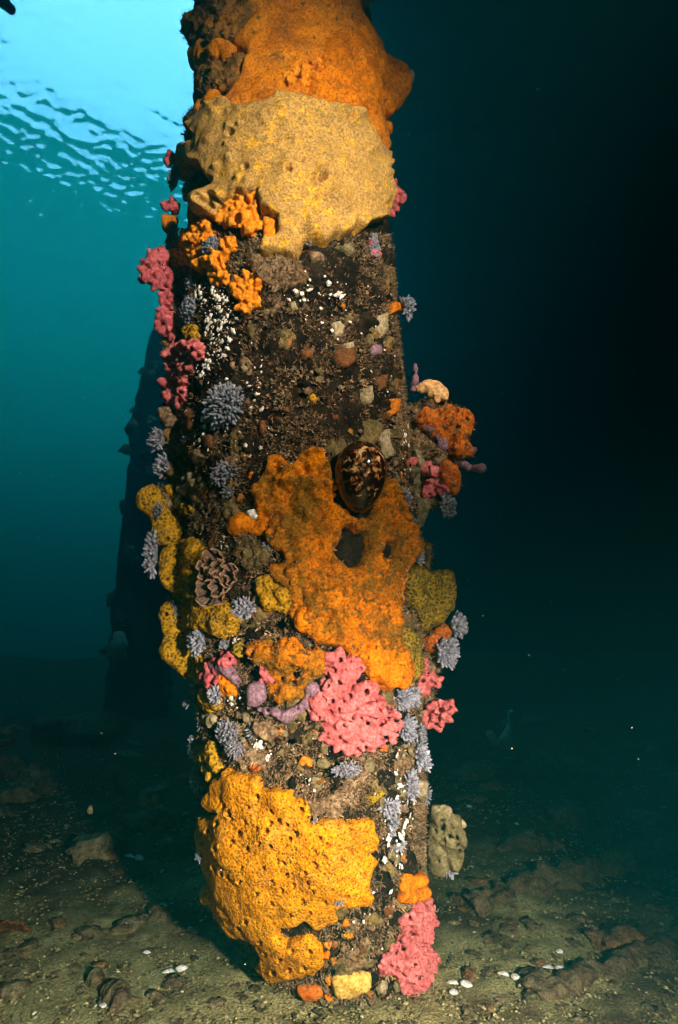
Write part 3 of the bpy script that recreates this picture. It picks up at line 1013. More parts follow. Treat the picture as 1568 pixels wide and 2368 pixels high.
# ------------------------------------------------------------------ the far pile
def far_pile():
    B, _ = on_floor(318, 1700)
    base = np.array([-.98, 3.05, -.15])
    def at(px, py, Y):
        d = ray(px, py); t = Y / d[1]
        return np.array([0, 0, CAM_H]) + d * t
    knots = [at(x_, y_, Y_) for x_, y_, Y_ in ((316, 1640, 3.2), (324, 1500, 3.2), (336, 1300, 3.22), (364, 1000, 3.26), (436, 690, 3.3), (560, 380, 3.3))]
    kz = [k_[2] for k_ in knots]
    zz = np.linspace(-.2, 3.72, 150)
    pts = np.array([[np.interp(z_, kz, [k_[0] for k_ in knots]), np.interp(z_, kz, [k_[1] for k_ in knots]), z_] for z_ in zz])
    w_ = np.hanning(21); w_ /= w_.sum()
    pts[:, 0] = np.convolve(np.pad(pts[:, 0], 10, mode='edge'), w_, 'valid')
    rr = .142 + .010 * np.sin(np.linspace(0, 14, 150)) + 0
    root = tag(empty('distant_pile', (pts[0][0], pts[0][1], -.2)), 'dark encrusted pile standing in the haze behind on the left', 'pile')
    V, q, t = tube(pts, rr, 64, .16, 7, 4)
    solid('post', V, q, t, M['post'], True, root)
    g = np.random.default_rng(9)
    for i in range(40):
        z = g.uniform(.1, 2.2); a = g.uniform(-2.2, 2.2)
        c = np.array([np.interp(z, pts[:, 2], pts[:, 0]), np.interp(z, pts[:, 2], pts[:, 1]), z])
        r = g.uniform(.015, .05)
        me = g.choice(ROCKS[:4])
        o = obj('growth', me, root, c + np.array([math.sin(a), -math.cos(a), 0]) * .145 - np.array(root.location), (g.uniform(0, 3), g.uniform(0, 3), 0), (r, r, r * 1.4))
    return at
far_at = far_pile()
def far_blob(name, px, py, Y, sizes, m, label, cat, disp=((25, .006),)):
    balls = []
    for dx, dy, r in sizes:
        p = far_at(px + dx, py + dy, Y)
        balls.append((*p, r * Y / FPX * 1.02))
    blob(name, None, M[m], label, cat, k=.010, vox=max(.0022, min(.005, .4 * min(b[3] for b in balls))), disp=[(f, a * min(1, balls[0][3] / .03)) for f, a in disp], world=balls)
far_blob('pale_sponge', 276, 1490, 3.0, [(0, -18, 14), (0, 0, 18), (2, 20, 15), (-4, 8, 16)], 'far_pale', 'pale green sponge at the foot of the far pile', 'sponge')
far_blob('round_sponge', 318, 1300, 3.1, [(0, 0, 15), (4, 4, 12)], 'crust', 'dim round sponge on the far pile', 'sponge')
far_blob('finger_sponge', 1178, 1680, 2.2, [(4, -30, 9), (8, -14, 11), (8, 4, 13), (2, 22, 16), (-6, 34, 17), (10, 36, 15)], 'far_pale', 'pale upright finger sponge in the gloom right of the pile', 'sponge')
far_blob('finger_sponge', 1135, 1702, 2.2, [(-2, -6, 9), (4, 6, 9), (12, 14, 8)], 'far_pale', 'short pale finger sponge left of the taller one in the gloom', 'sponge')
far_blob('sea_squirt', 338, 1852, 1.28, [(-8, -4, 7), (-4, 4, 9), (-10, -12, 4)], 'beige', 'pinkish sea squirt with a pale siphon on the dark left rock', 'sea squirt')
far_blob('sea_squirt', 358, 1852, 1.28, [(2, -3, 8), (-2, 5, 9), (6, -12, 4)], 'beige', 'second pinkish sea squirt beside the first on the dark left rock', 'sea squirt')
far_blob('sea_squirt', 208, 1876, 1.3, [(0, 0, 6), (2, -10, 4)], 'beige', 'small round siphon tube standing on the dim left seabed', 'sea squirt')
far_blob('finger_sponge', 272, 1815, 1.42, [(-8, -20, 5), (-2, -6, 6), (4, 6, 7), (8, 18, 8)], 'turf_rough', 'yellowish finger sponge standing on the dim left seabed', 'sponge')
def fan():
    P, m1 = on_floor(22, 2150)
    n = 40
    V, q = [], []
    for side in (0, 1):
        for i in range(n + 1):
            a = math.pi * i / n
            for j in range(9):
                s = j / 8
                R = s * (1 + .06 * math.sin(9 * a))
                V.append((R * math.cos(a) * .034, -.012 * s + side * .004 + .002 * math.sin(22 * a) * s, R * math.sin(a) * .030))
    k = (n + 1) * 9
    for i in range(n):
        for j in range(8):
            a = i * 9 + j
            q.append((a, a + 9, a + 10, a + 1)); q.append((k + a, k + a + 1, k + a + 10, k + a + 9))
        a = i * 9 + 8
        q.append((a, a + 9, k + a + 9, k + a))
    o = obj('fan_shell', mk_mesh('fan_shell', V, q, None, True, M['brown_disc']), None, P, (.5, 0, .2))
    tag(o, 'brown ribbed fan shell at the left edge of the seabed', 'shell')
fan()

# ------------------------------------------------------------------ the near pile
PILE = tag(empty('timber_pile', (float(axx(0)), float(axy(0)), 0)), 'thick upright pier pile overgrown with sponges and turf', 'pile')
def near_pile():
    th = np.concatenate([np.linspace(-math.pi, -2.1, 20)[:-1], np.linspace(-2.1, 2.1, 330), np.linspace(2.1, math.pi, 20)[1:-1]])
    zs = np.concatenate([np.arange(-.25, 1.75, .0032), np.linspace(1.75, 3.72, 60)[1:]])
    TH, Z = np.meshgrid(th, zs, indexing='ij')
    B = surf(TH, Z).reshape(-1, 3)
    h = .006 * fbm(B, 12, 3) + .0035 * fbm(B, 60, 3) - .004
    px, py = unfold(TH, Z)
    h = h.reshape(TH.shape)
    # a long split down the right flank, and burrows
    seam = np.exp(-((px - (905 + (py - 600) * .045)) / 9) ** 2) * ((py > 560) & (py < 1480))
    h -= .010 * seam
    for (hx, hy, hw, hh, d) in BURROWS:
        dd = np.sqrt(((px - hx) / hw) ** 2 + ((py - hy) / hh) ** 2)
        h -= d * np.clip(1.25 - dd, 0, 1) ** .6 * (dd < 1.25)
    V = surf(TH, Z, h)
    nt, nz = TH.shape
    idm = np.arange(nt * nz).reshape(nt, nz)
    nx = np.roll(idm, -1, 0)
    q = np.stack([idm[:, :-1], nx[:, :-1], nx[:, 1:], idm[:, 1:]], -1).reshape(-1, 4)
    solid('post', V.reshape(-1, 3), q, None, M['post'], True, PILE)
BURROWS = [crop(4, [(605, 350)])[0] + (30, 26, .035), crop(3, [(720, 770)])[0] + (36, 30, .030), crop(3, [(1290, 745)])[0] + (14, 26, .02)]
near_pile()

def fuzz(o, n, ln, m='turf', seed=0):
    """short bristles growing on a lump"""
    me = o.data
    k = len(me.vertices)
    co = np.zeros(k * 3, np.float32); me.vertices.foreach_get('co', co); co = co.reshape(-1, 3)
    no = np.zeros(k * 3, np.float32); me.vertices.foreach_get('normal', no); no = no.reshape(-1, 3)
    g = np.random.default_rng(seed + 900)
    i = g.integers(0, k, n)
    B, N_ = co[i], no[i]
    d = N_ + g.normal(size=(n, 3)) * .55
    d /= np.linalg.norm(d, axis=1)[:, None]
    sd = np.cross(d, g.normal(size=(n, 3))); sd /= np.linalg.norm(sd, axis=1)[:, None] + 1e-9
    L = (ln * g.uniform(.4, 1.2, n))[:, None]; w = g.uniform(.0005, .0012, n)[:, None]
    V = np.stack([B - N_ * .001 - sd * w, B - N_ * .001 + sd * w, B + d * L + sd * w * .4, B + d * L * .92 - sd * w * .5], 1).reshape(-1, 3)
    t = obj('bristles', mk_mesh('bristles', V, np.arange(n * 4).reshape(n, 4), None, False, M[m]), o)
    t['kind'] = 'stuff'

# ---- broad crusts
c1 = lambda *p: crop(1, p)
c2 = lambda *p: crop(2, p)
c3 = lambda *p: crop(3, p)
c4 = lambda *p: crop(4, p)
c5 = lambda *p: crop(5, p)
c6 = lambda *p: crop(6, p)
c7 = lambda *p: crop(7, p)

sheet('orange_sponge', c1((380, -140), (1130, -140), (1130, 60), (1210, 160), (1250, 300), (1260, 560), (1285, 700), (1240, 760), (1140, 620), (1040, 560), (930, 545), (840, 510), (740, 500), (700, 560), (590, 570), (515, 530), (410, 590), (340, 620), (395, 500), (500, 455), (560, 360), (590, 280), (520, 240), (560, 160), (620, 90), (520, 40), (430, -40)),
      .011, 22, M['rust'], 'broad rust orange sponge wrapped round the top of the pile', 'sponge', rough=((14, .005), (45, .0022)), seed=1, edge=7)
blob('orange_sponge', fill(c1((1000, 160), (1150, 150), (1230, 250), (1370, 330), (1365, 440), (1250, 560), (1140, 570), (1000, 540), (860, 500), (900, 300)), 34, 22, 34, .15, 3) + [c1((1300, 350))[0] + (24, .2), c1((1325, 400))[0] + (20, .2), c1((1120, 165))[0] + (14, .5), c1((1285, 470))[0] + (26, .2), c1((1240, 330))[0] + (30, .2), c1((1250, 440))[0] + (34, .1), c1((1265, 620))[0] + (16, .1), c1((1260, 690))[0] + (16, .1)],
     M['orange'], 'bright orange sponge lobe jutting from the upper right of the pile', 'sponge', k=.010, vox=.003, disp=((18, .005), (70, .0016)), pits=5, pit_r=.003, seed=2)
blob('brown_growth', fill(c1((275, 120), (330, 60), (400, 20), (480, -60), (640, -60), (660, 60), (600, 180), (500, 250), (400, 230), (300, 190)), 26, 20, 34, .1, 5), M['rust_rough'], 'rough orange brown mass at the upper left edge of the pile', 'growth', k=.008, vox=.003, disp=((30, .007), (90, .004)), seed=3)
blob('orange_lump', fill(c1((305, 270), (360, 215), (460, 225), (550, 250), (560, 300), (440, 325), (340, 330)), 10, 18, 27, .3, 6), M['rust'], 'orange brown lump under the rough mass at the upper left', 'sponge', k=.010, vox=.003, disp=((30, .004), (90, .0015)), seed=4)
blob('red_brown_crust', fill(c1((350, 360), (460, 310), (600, 290), (560, 400), (500, 450), (370, 480)), 12, 16, 26, .1, 7), M['rust_rough'], 'rough reddish brown crust left of the rust orange sponge', 'growth', k=.006, vox=.003, disp=((40, .006), (110, .003)), seed=5)
blob('orange_lump', fill(c1((340, 600), (370, 510), (440, 455), (510, 470), (480, 520), (400, 580)), 7, 16, 24, .3, 8), M['rust'], 'small orange lump on the left just above the tan colony', 'sponge', k=.010, vox=.003, disp=((30, .003), (90, .0015)), seed=6)
blob('turf_edge', fill(c1((300, 560), (350, 480), (345, 600), (330, 680), (295, 700)), 7, 10, 16, .1, 9), M['turf_rough'], 'dark bristly turf on the left edge beside the tan colony', 'growth', k=.005, vox=.0026, disp=((50, .005), (140, .003)), seed=7)
blob('top_growth', fill(c1((1080, -80), (1180, -60), (1160, 20), (1110, 50), (1060, 10)), 7, 18, 26, .2, 10), M['turf_rough'], 'olive turf lump at the very top edge of the pile', 'growth', k=.007, vox=.003, disp=((40, .006), (110, .003)), seed=8)
blob('white_shell', [c1((1372, 378))[0] + (11, .2), c1((1380, 362))[0] + (9, .2), c1((1368, 400))[0] + (8, .2)], M['beige'], 'white shell on the tip of the bright orange lobe', 'shell', k=.004, vox=.002, disp=((60, .001),), seed=9)

TAN = c1((345, 600), (400, 550), (480, 505), (520, 500), (580, 550), (690, 540), (730, 475), (770, 470), (850, 495), (940, 520), (1040, 545), (1130, 590), (1180, 660), (1210, 710), (1250, 740), (1250, 800), (1230, 830), (1260, 920), (1245, 1060), (1210, 1070), (1160, 1090), (1130, 1115), (1090, 1100), (1080, 1130), (1000, 1160), (960, 1195), (900, 1180), (860, 1200), (840, 1250), (780, 1255), (700, 1250), (665, 1240), (670, 1200), (740, 1150), (740, 1080), (660, 1040), (650, 960), (560, 960), (480, 1000), (440, 1060), (380, 1050), (355, 980), (400, 935), (450, 900), (410, 870), (390, 830), (330, 790), (300, 850), (280, 860), (265, 770), (320, 710), (380, 690), (340, 650))
gg = random.Random(4)
tan_bumps = [(x, y, gg.uniform(5, 10), gg.uniform(.003, .007)) for x, y in [(gg.uniform(440, 880), gg.uniform(245, 590)) for _ in range(85)]]
tan_bumps += [(*c1((1050, 612))[0], 20, .016), (*c1((1090, 605))[0], 13, .010), (*c1((790, 865))[0], 22, .012), (*c1((950, 890))[0], 22, .014), (*c1((1000, 1000))[0], 24, .016), (*c1((420, 1010))[0], 30, .018), (*c1((900, 1155))[0], 18, .010), (*c1((1130, 760))[0], 16, .010)]
sheet('tan_colony', TAN, .020, 10, M['tan'], 'large tan colony with scalloped edges wrapped round the upper pile', 'colony', rough=((16, .004), (55, .0014)), bumps=tan_bumps,
      holes=[(*c1((790, 878))[0], 6, .02), (*c1((605, 850))[0], 6, .014), (*c1((545, 692))[0], 7, .010), (*c1((440, 1015))[0], 9, .03), (*c1((930, 912))[0], 8, .018), (*c1((1040, 632))[0], 6, .014), (*c1((460, 985))[0], 8, .025)], edge=7, efreq=42, res=.0020, seed=9)
blob('grey_sea_squirt', [c1((1005, 955))[0] + (11, 1.6), c1((1012, 980))[0] + (13, 1.4), c1((1018, 1005))[0] + (10, 1.2)], M['purple'], 'oval grey mauve sea squirt lying on the tan colony', 'sea squirt', k=.006, vox=.0018, disp=((60, .0008),), pits=1, pit_r=.002, seed=12)

YEL = c4((300, 480), (360, 430), (430, 430), (500, 450), (510, 500), (580, 490), (640, 500), (650, 560), (700, 560), (730, 610), (720, 650), (760, 640), (810, 630), (880, 660), (940, 640), (1000, 630), (1010, 700), (1000, 780), (980, 790), (1020, 830), (990, 880), (970, 930), (980, 980), (960, 1020), (900, 1030), (840, 1050), (855, 1100), (800, 1120), (740, 1130), (700, 1100), (640, 1130), (590, 1120), (585, 1150), (625, 1185), (700, 1155), (765, 1205), (775, 1280), (740, 1335), (650, 1350), (560, 1365), (500, 1300), (490, 1200), (470, 1185), (390, 1160), (370, 1120), (320, 1060), (270, 1020), (230, 980), (225, 900), (210, 850), (200, 800), (205, 700), (225, 640), (310, 620), (265, 570))
gg = random.Random(8)
yh = [(*c4(p)[0], gg.uniform(3.6, 5.4), .014) for p in [(405, 628), (432, 693), (510, 668), (548, 680), (560, 648), (625, 655), (590, 640), (310, 690), (360, 752), (412, 728), (280, 740), (225, 740), (240, 830), (390, 890), (360, 870), (440, 905), (535, 850), (565, 910), (610, 825), (618, 883), (585, 818), (648, 925), (690, 560), (680, 592), (740, 770), (775, 785), (790, 738), (838, 795), (855, 820), (882, 775), (850, 897), (910, 925), (885, 905), (865, 975), (730, 945), (710, 910), (760, 715), (635, 718), (520, 730), (500, 535), (335, 605), (370, 575), (395, 605), (715, 625), (825, 655), (880, 680), (925, 810), (955, 790), (965, 690), (740, 820), (560, 750), (640, 545), (600, 950), (560, 1010), (640, 1050), (720, 1040), (460, 1090), (470, 760), (330, 850), (690, 1000), (800, 930), (780, 1000), (500, 960), (890, 720), (450, 840), (340, 780), (540, 1230), (600, 1250), (650, 1210), (700, 1290), (580, 1310), (520, 1180), (430, 1120), (640, 1300), (720, 1220), (300, 960), (280, 700), (350, 650), (455, 640), (470, 580), (660, 690), (700, 860), (820, 880), (560, 600), (940, 880), (900, 990)]]
yb = [(x, y, gg.uniform(14, 30), gg.uniform(-.003, .004)) for x, y in [(gg.uniform(460, 860), gg.uniform(1800, 2150)) for _ in range(40)]]
yb += [(*c4((760, 800))[0], 60, .010), (*c4((540, 700))[0], 34, .010), (*c4((860, 700))[0], 30, .008), (*c4((380, 760))[0], 50, .008)]
sheet('yellow_colony', YEL, .013, 9, M['yellow'], 'large golden yellow colony with dark pores low on the pile', 'colony', rough=((20, .0035), (65, .0014)), bumps=yb, holes=yh, edge=10, efreq=34, res=.0020, seed=14)
blob('yellow_fold', fill(c4((230, 920), (300, 930), (400, 960), (420, 1050), (400, 1130), (330, 1080), (250, 1010)), 12, 15, 26, .2, 16), M['yellow'], 'folded yellow lobe under the lower left rim of the golden colony', 'colony', k=.006, vox=.0024, disp=((45, .005), (100, .001)), pits=6, pit_r=.0026, seed=16)

ORG = c3((700, 75), (760, 75), (800, 110), (880, 50), (920, 60), (955, 120), (995, 200), (1005, 280), (1035, 330), (1100, 335), (1140, 280), (1180, 150), (1230, 180), (1260, 290), (1315, 390), (1300, 500), (1265, 600), (1250, 720), (1235, 800), (1262, 870), (1280, 1000), (1250, 1050), (1180, 1030), (1110, 990), (1060, 930), (1000, 880), (940, 870), (890, 850), (840, 790), (800, 740), (760, 700), (800, 640), (790, 590), (720, 545), (790, 520), (770, 470), (700, 440), (640, 330), (650, 290), (640, 200), (690, 140))
CUT1 = c3((1005, 385), (1040, 375), (1050, 405), (1095, 405), (1100, 470), (1080, 520), (1035, 545), (995, 510), (985, 480), (1000, 440))
CUT2 = c3((1150, 480), (1170, 445), (1210, 450), (1210, 500), (1200, 545), (1180, 520), (1150, 510))
gg = random.Random(12)
ob = [(x, y, gg.uniform(10, 26), gg.uniform(-.004, .007)) for x, y in [(gg.uniform(590, 960), gg.uniform(1050, 1590)) for _ in range(90)]]
sheet('orange_sponge', ORG, .012, 12, M['orange_silt'], 'big silty orange sponge covering the middle of the pile under the cowry', 'sponge', rough=((20, .007), (55, .006), (120, .003)), bumps=ob, holes=[(gg.uniform(620, 930), gg.uniform(1100, 1560), gg.uniform(2, 3.2), .008) for _ in range(26)], edge=11, efreq=36, res=.0021, seed=20, cut=[CUT1, CUT2])
blob('orange_lobe', fill(c3((1060, 880), (1140, 850), (1250, 870), (1290, 960), (1280, 1050), (1200, 1040), (1110, 1010)), 14, 20, 32, .5, 21), M['orange'], 'smooth orange lobe at the lower right end of the big silty sponge', 'sponge', k=.006, vox=.0022, disp=((42, .005), (95, .003)), pits=5, pit_r=.0022, seed=21)
blob('orange_lobe', fill(c3((630, 850), (700, 840), (790, 870), (930, 900), (940, 990), (860, 960), (800, 960), (760, 1000), (690, 960), (640, 930)), 14, 18, 30, .5, 22) + fill(c3((690, 1000), (760, 980), (800, 1000), (890, 990), (890, 1030), (780, 1110), (740, 1120), (700, 1060)), 8, 14, 22, .4, 23), M['orange_silt'], 'knobbly orange lobe above the purple finger sponge', 'sponge', k=.006, vox=.0022, disp=((42, .006), (95, .003)), pits=6, pit_r=.0026, seed=22)
blob('ball_sponge', [c3((590, 365))[0] + (24, .3), c3((620, 355))[0] + (18, .2), c3((570, 370))[0] + (18, .2), c3((690, 370))[0] + (22, .1), c3((660, 375))[0] + (16, .1)], M['orange'], 'round orange knob left of the big silty sponge', 'sponge', k=.008, vox=.0024, disp=((40, .0025), (100, .001)), seed=24)
blob('ball_sponge', [c3((855, 755))[0] + (20, 1.0), c3((860, 785))[0] + (14, .9), c3((845, 735))[0] + (16, .8)], M['orange'], 'round orange ball hanging over the dark burrow', 'sponge', k=.006, vox=.0022, disp=((40, .002),), seed=25)
blob('orange_ledge', fill(c3((690, 545), (760, 540), (830, 600), (870, 680), (830, 690), (770, 600)), 8, 12, 20, .7, 26), M['orange_silt'], 'ragged orange ledge above the yellow lobes beside the frilled rosette', 'sponge', k=.006, vox=.0024, disp=((60, .005),), seed=26)
blob('yellow_lobes', fill(c3((655, 580), (700, 575), (760, 620), (830, 650), (810, 700), (740, 740), (700, 730), (665, 660)), 12, 13, 22, .6, 27), M['mustard'], 'cluster of small yellow lobes between frilled rosette and orange sponge', 'colony', k=.004, vox=.0022, disp=((55, .005),), seed=27)

# ---- the mustard and olive colonies at the flanks
mc = blob('mustard_colony', fill(c7((330, 900), (370, 750), (480, 680), (560, 615), (700, 640), (820, 745), (760, 850), (800, 1100), (950, 1230), (1150, 1400), (1050, 1540), (900, 1560), (830, 1480), (650, 1480), (590, 1380), (600, 1250), (470, 1140), (340, 1000)), 44, 18, 32, .25, 30, .80, .05, .58), M['mustard'], 'large mustard yellow pored colony folded over the left flank', 'colony', k=.007, vox=.0023, disp=((24, .006), (80, .001)), pits=16, pit_r=.0024, seed=30)
gg = random.Random(61)
sheet('plate', c7((360, 740), (480, 670), (580, 610), (720, 640), (830, 745), (800, 900), (830, 1100), (960, 1210), (1160, 1390), (1070, 1540), (900, 1570), (820, 1490), (640, 1490), (570, 1390), (600, 1250), (470, 1140), (360, 1000)), .016, 9, M['mustard'], None, None,
      rough=((26, .005), (70, .0015)), bumps=[(gg.uniform(400, 560), gg.uniform(1250, 1470), gg.uniform(12, 26), gg.uniform(-.006, .008)) for _ in range(26)],
      holes=[(*c7((gg.uniform(450, 1050), gg.uniform(700, 1480)))[0], gg.uniform(2.4, 3.8), .012) for _ in range(26)], edge=7, efreq=45, res=.002, seed=63, parent=mc)
blob('mustard_colony', fill(c7((90, 200), (200, 110), (290, 90), (350, 240), (350, 340), (470, 420), (530, 500), (520, 640), (350, 650), (280, 600), (260, 430), (240, 370), (110, 320)), 22, 13, 22, .25, 31, .80, .05, .58), M['mustard'], 'mustard lobe sticking out from the left flank, topmost of three', 'colony', k=.006, vox=.0023, disp=((30, .004), (80, .001)), pits=8, pit_r=.0022, seed=31)
blob('mustard_colony', fill(c7((330, 1400), (400, 1250), (480, 1200), (600, 1300), (640, 1500), (720, 1700), (690, 1920), (600, 1980), (540, 1920), (440, 1800), (370, 1690), (410, 1540)), 28, 15, 25, .25, 32, .80, .05, .58), M['mustard'], 'mustard leaf lobe hanging from the left flank above bare water', 'colony', k=.006, vox=.0023, disp=((28, .005), (80, .001)), pits=10, pit_r=.0024, seed=32)
blob('olive_colony', fill(c5((165, 1400), (240, 1350), (330, 1400), (460, 1430), (510, 1520), (495, 1620), (440, 1740), (340, 1760), (260, 1790), (200, 1600), (170, 1500)), 24, 22, 34, .4, 33), M['olive'], 'olive brown pored lump bulging from the right flank', 'colony', k=.008, vox=.0025, disp=((24, .006), (80, .001)), seed=33)
blob('olive_colony', fill(c5((140, 1780), (190, 1720), (240, 1800), (260, 1950), (250, 2080), (190, 2110), (150, 1950)), 11, 16, 24, .4, 34), M['olive'], 'narrow olive pored lobe below the larger olive lump', 'colony', k=.008, vox=.0025, disp=((28, .005), (80, .001)), seed=34)
blob('mustard_stub', fill(c4((220, 290), (300, 270), (320, 340), (340, 470), (290, 520), (240, 440), (210, 370)), 11, 10, 17, .4, 35), M['mustard'], 'crinkled yellow growth at the left edge above the golden colony', 'colony', k=.004, vox=.0022, disp=((60, .005),), pits=4, pit_r=.003, seed=35)
blob('mustard_stub', fill(c7((700, 1700), (790, 1760), (800, 1960), (720, 2040), (660, 1960), (690, 1850)), 8, 10, 15, .1, 36), M['mustard'], 'thin mustard crust under the hanging leaf lobe', 'colony', k=.004, vox=.0022, disp=((60, .004),), seed=36)
blob('yellow_patch', fill(c7((350, 110), (440, 100), (480, 190), (560, 250), (700, 300), (700, 370), (600, 390), (450, 390), (560, 300), (420, 200)), 11, 10, 15, .3, 37), M['mustard'], 'smooth yellow sponge patch right of the topmost mustard lobe', 'sponge', k=.005, vox=.0022, disp=((40, .003),), seed=37)
blob('yellow_sponge', fill(c2((285, 500), (330, 480), (380, 520), (380, 560), (320, 580), (295, 550)), 5, 12, 18, .3, 38), M['mustard'], 'small yellow sponge under the grey clump beside the pink sponge', 'sponge', k=.005, vox=.0022, disp=((45, .004),), seed=38)

# ---- pink sponges
def pink(poly, n, r0, r1, label, seed, m='pink', pits=8, lift=.5, pk=(95, .009, 1.3), vox=.0018, pit_r=.0026):
    blob('pink_sponge', fill(poly, n, r0, r1, lift * 2.2, seed, .66, .16, .92), M[m], label, 'sponge', vox=vox, peaks=pk, pits=int(pits * 1.9), pit_r=pit_r, seed=seed,
         k=.0032, disp=((48, .0045), (120, .002)), grain=.0012)
pink(c6((150, 1480), (210, 1390), (300, 1330), (400, 1260), (430, 1330), (440, 1450), (520, 1620), (490, 1720), (400, 1720), (260, 1690), (160, 1620)), 22, 11, 18, 'pink sponge jutting into blue water from the upper left flank', 40, 'rose', 9)
pink(c6((350, 1800), (420, 1720), (500, 1740), (500, 1820), (440, 1900), (420, 2060), (480, 2160), (440, 2200), (350, 1990), (370, 1900)), 10, 9, 13, 'narrow pink sponge strip on the left edge below the jutting one', 41, 'rose', 3)
pink(c2((205, 570), (250, 530), (300, 560), (400, 580), (390, 640), (340, 690), (310, 750), (330, 830), (290, 870), (240, 910), (180, 830), (190, 760), (220, 720), (190, 650)), 34, 10, 18, 'tall spiky pink sponge on the left flank beside white flecks', 42, 'pink', 10)
pink(c2((160, 480), (220, 400), (240, 480), (250, 540), (180, 540)), 8, 9, 14, 'small pink sponge below the narrow strip on the left edge', 43, 'rose', 3)
pink(c1((1268, 900), (1320, 910), (1345, 960), (1320, 1010), (1285, 1060), (1265, 980)), 9, 9, 14, 'pink sponge on the right edge beside the tan colony', 44, 'rose', 3)
pink(c1((180, 980), (230, 960), (270, 990), (260, 1030), (190, 1020)), 6, 9, 14, 'pink tuft on the left edge level with the tan colony', 45, 'rose', 1)
pink(c1((205, 760), (245, 750), (250, 780), (210, 790)), 4, 6, 9, 'tiny pink sponge above the grey clump on the upper left edge', 46, 'rose', 0)
pink(c4((700, 150), (740, 60), (790, 20), (850, -20), (880, 30), (960, 20), (1010, 40), (1000, 90), (1050, 130), (1100, 170), (1080, 240), (1050, 300), (980, 350), (900, 345), (830, 330), (780, 270), (770, 220), (720, 170)), 62, 11, 20, 'big spiky pink sponge with dark pores at the centre below the orange sponge', 47, 'pink', 26, .55, (92, .0095, 1.3), .0018, .0032)
pink(c4((780, -20), (800, -90), (860, -100), (880, -70), (940, -90), (950, -30), (900, 10), (830, 0)), 10, 11, 17, 'pink upper arm of spiky sponge beneath the orange sponge rim', 48, 'pink', 4, .6)
pink(c4((1225, 180), (1260, 110), (1310, 120), (1365, 130), (1340, 200), (1290, 245), (1240, 235)), 14, 11, 17, 'spiky pink sponge jutting from the right edge low on the pile', 49, 'pink', 5, .2)
pink(c5((270, 2000), (310, 1930), (340, 2010), (410, 2080), (400, 2130), (330, 2110), (320, 2180), (280, 2150)), 11, 8, 13, 'ragged pink sponge under the pale clump on the right edge', 50, 'pink', 5, .2)
pink(c4((1130, 1080), (1200, 1020), (1250, 1010), (1260, 1060), (1290, 1110), (1250, 1160), (1230, 1190), (1160, 1170), (1130, 1120)), 26, 10, 15, 'fluffy pale pink sponge near the pile foot, upper half of two', 51, 'pink', 8, .4, (120, .008, 1.2))
pink(c4((1015, 1300), (1060, 1220), (1130, 1170), (1230, 1200), (1290, 1240), (1280, 1330), (1220, 1380), (1190, 1420), (1150, 1440), (1110, 1410), (1130, 1350), (1060, 1330)), 40, 10, 16, 'fluffy pale pink sponge spilling onto the seabed at the pile foot', 52, 'pink', 10, .4, (120, .008, 1.2))
pink(c7((800, 1920), (880, 1880), (960, 1900), (960, 2000), (880, 2050), (810, 2000)), 7, 9, 14, 'small pink sponge below the purple wedge on the lower left', 53, 'rose', 3)
pink(c7((820, 1780), (940, 1730), (1050, 1700), (1070, 1800), (1000, 1850), (860, 1820)), 8, 9, 13, 'deep rose sponge behind the purple wedge on the lower left', 54, 'rose', 3)
pink(c7((1300, 1880), (1380, 1850), (1470, 1870), (1460, 1970), (1350, 2000), (1300, 1950)), 7, 9, 13, 'reddish pored sponge beside the orange lobe low on the pile', 55, 'rose', 4)
pink(c5((280, 750), (340, 710), (400, 730), (415, 790), (330, 800)), 7, 9, 14, 'smooth pink sponge in the right hand cluster above the reddish crust', 56, 'pink', 1, .6, (50, .002, 1.3))
pink(c5((205, 690), (250, 680), (255, 730), (215, 735)), 3, 8, 11, 'little pink dab between the seam and the right hand cluster', 57, 'rose', 0, .4, (50, .002, 1.3))
pink(c5((285, 850), (350, 810), (440, 830), (460, 890), (380, 920), (300, 910)), 9, 9, 14, 'dull red crust under the smooth pink sponge in the right cluster', 58, 'rose', 3, .5, (50, .003, 1.3))
pink(c1((1165, 1170), (1200, 1160), (1225, 1240), (1190, 1250)), 4, 6, 9, 'small reddish dab on the right below the tan colony', 59, 'rose', 0, .3, (50, .002, 1.3))

# ---- purple sponges
blob('purple_sponge', [c7(p)[0] + (r, .6) for p, r in (((830, 1840), 9), ((880, 1850), 12), ((940, 1860), 14), ((1000, 1880), 14), ((1040, 1920), 12), ((1070, 1960), 9), ((1100, 1990), 7))], M['purple'], 'purple wedge sponge with two pores on the lower left', 'sponge', k=.008, vox=.002, disp=((40, .002),), pits=3, pit_r=.002, seed=60)
blob('purple_sponge', [c4(p)[0] + (r, .8) for p, r in (((495, 150), 7), ((530, 155), 10), ((570, 165), 12), ((610, 180), 14), ((640, 170), 13), ((670, 150), 13), ((700, 125), 13), ((720, 100), 14), ((735, 70), 14), ((725, 55), 13), ((615, 200), 8))], M['purple'], 'purple finger sponge curling up towards the big pink sponge', 'sponge', k=.008, vox=.002, disp=((40, .002),), pits=3, pit_r=.002, seed=61)
blob('purple_sponge', [c4(p)[0] + (r, .6) for p, r in (((475, 60), 17), ((490, 90), 18), ((480, 115), 15), ((500, 50), 12))], M['purple'], 'rounded purple sponge left of the curling finger sponge', 'sponge', k=.008, vox=.002, disp=((40, .003),), seed=62)
blob('purple_sponge', [c5(p)[0] + (r, .2) for p, r in (((255, 100), 5), ((258, 130), 7), ((255, 170), 8), ((250, 210), 9), ((245, 250), 8))], M['purple'], 'thin purple spike standing on the right edge above the peach growth', 'sponge', k=.006, vox=.002, disp=((60, .0015),), seed=63)
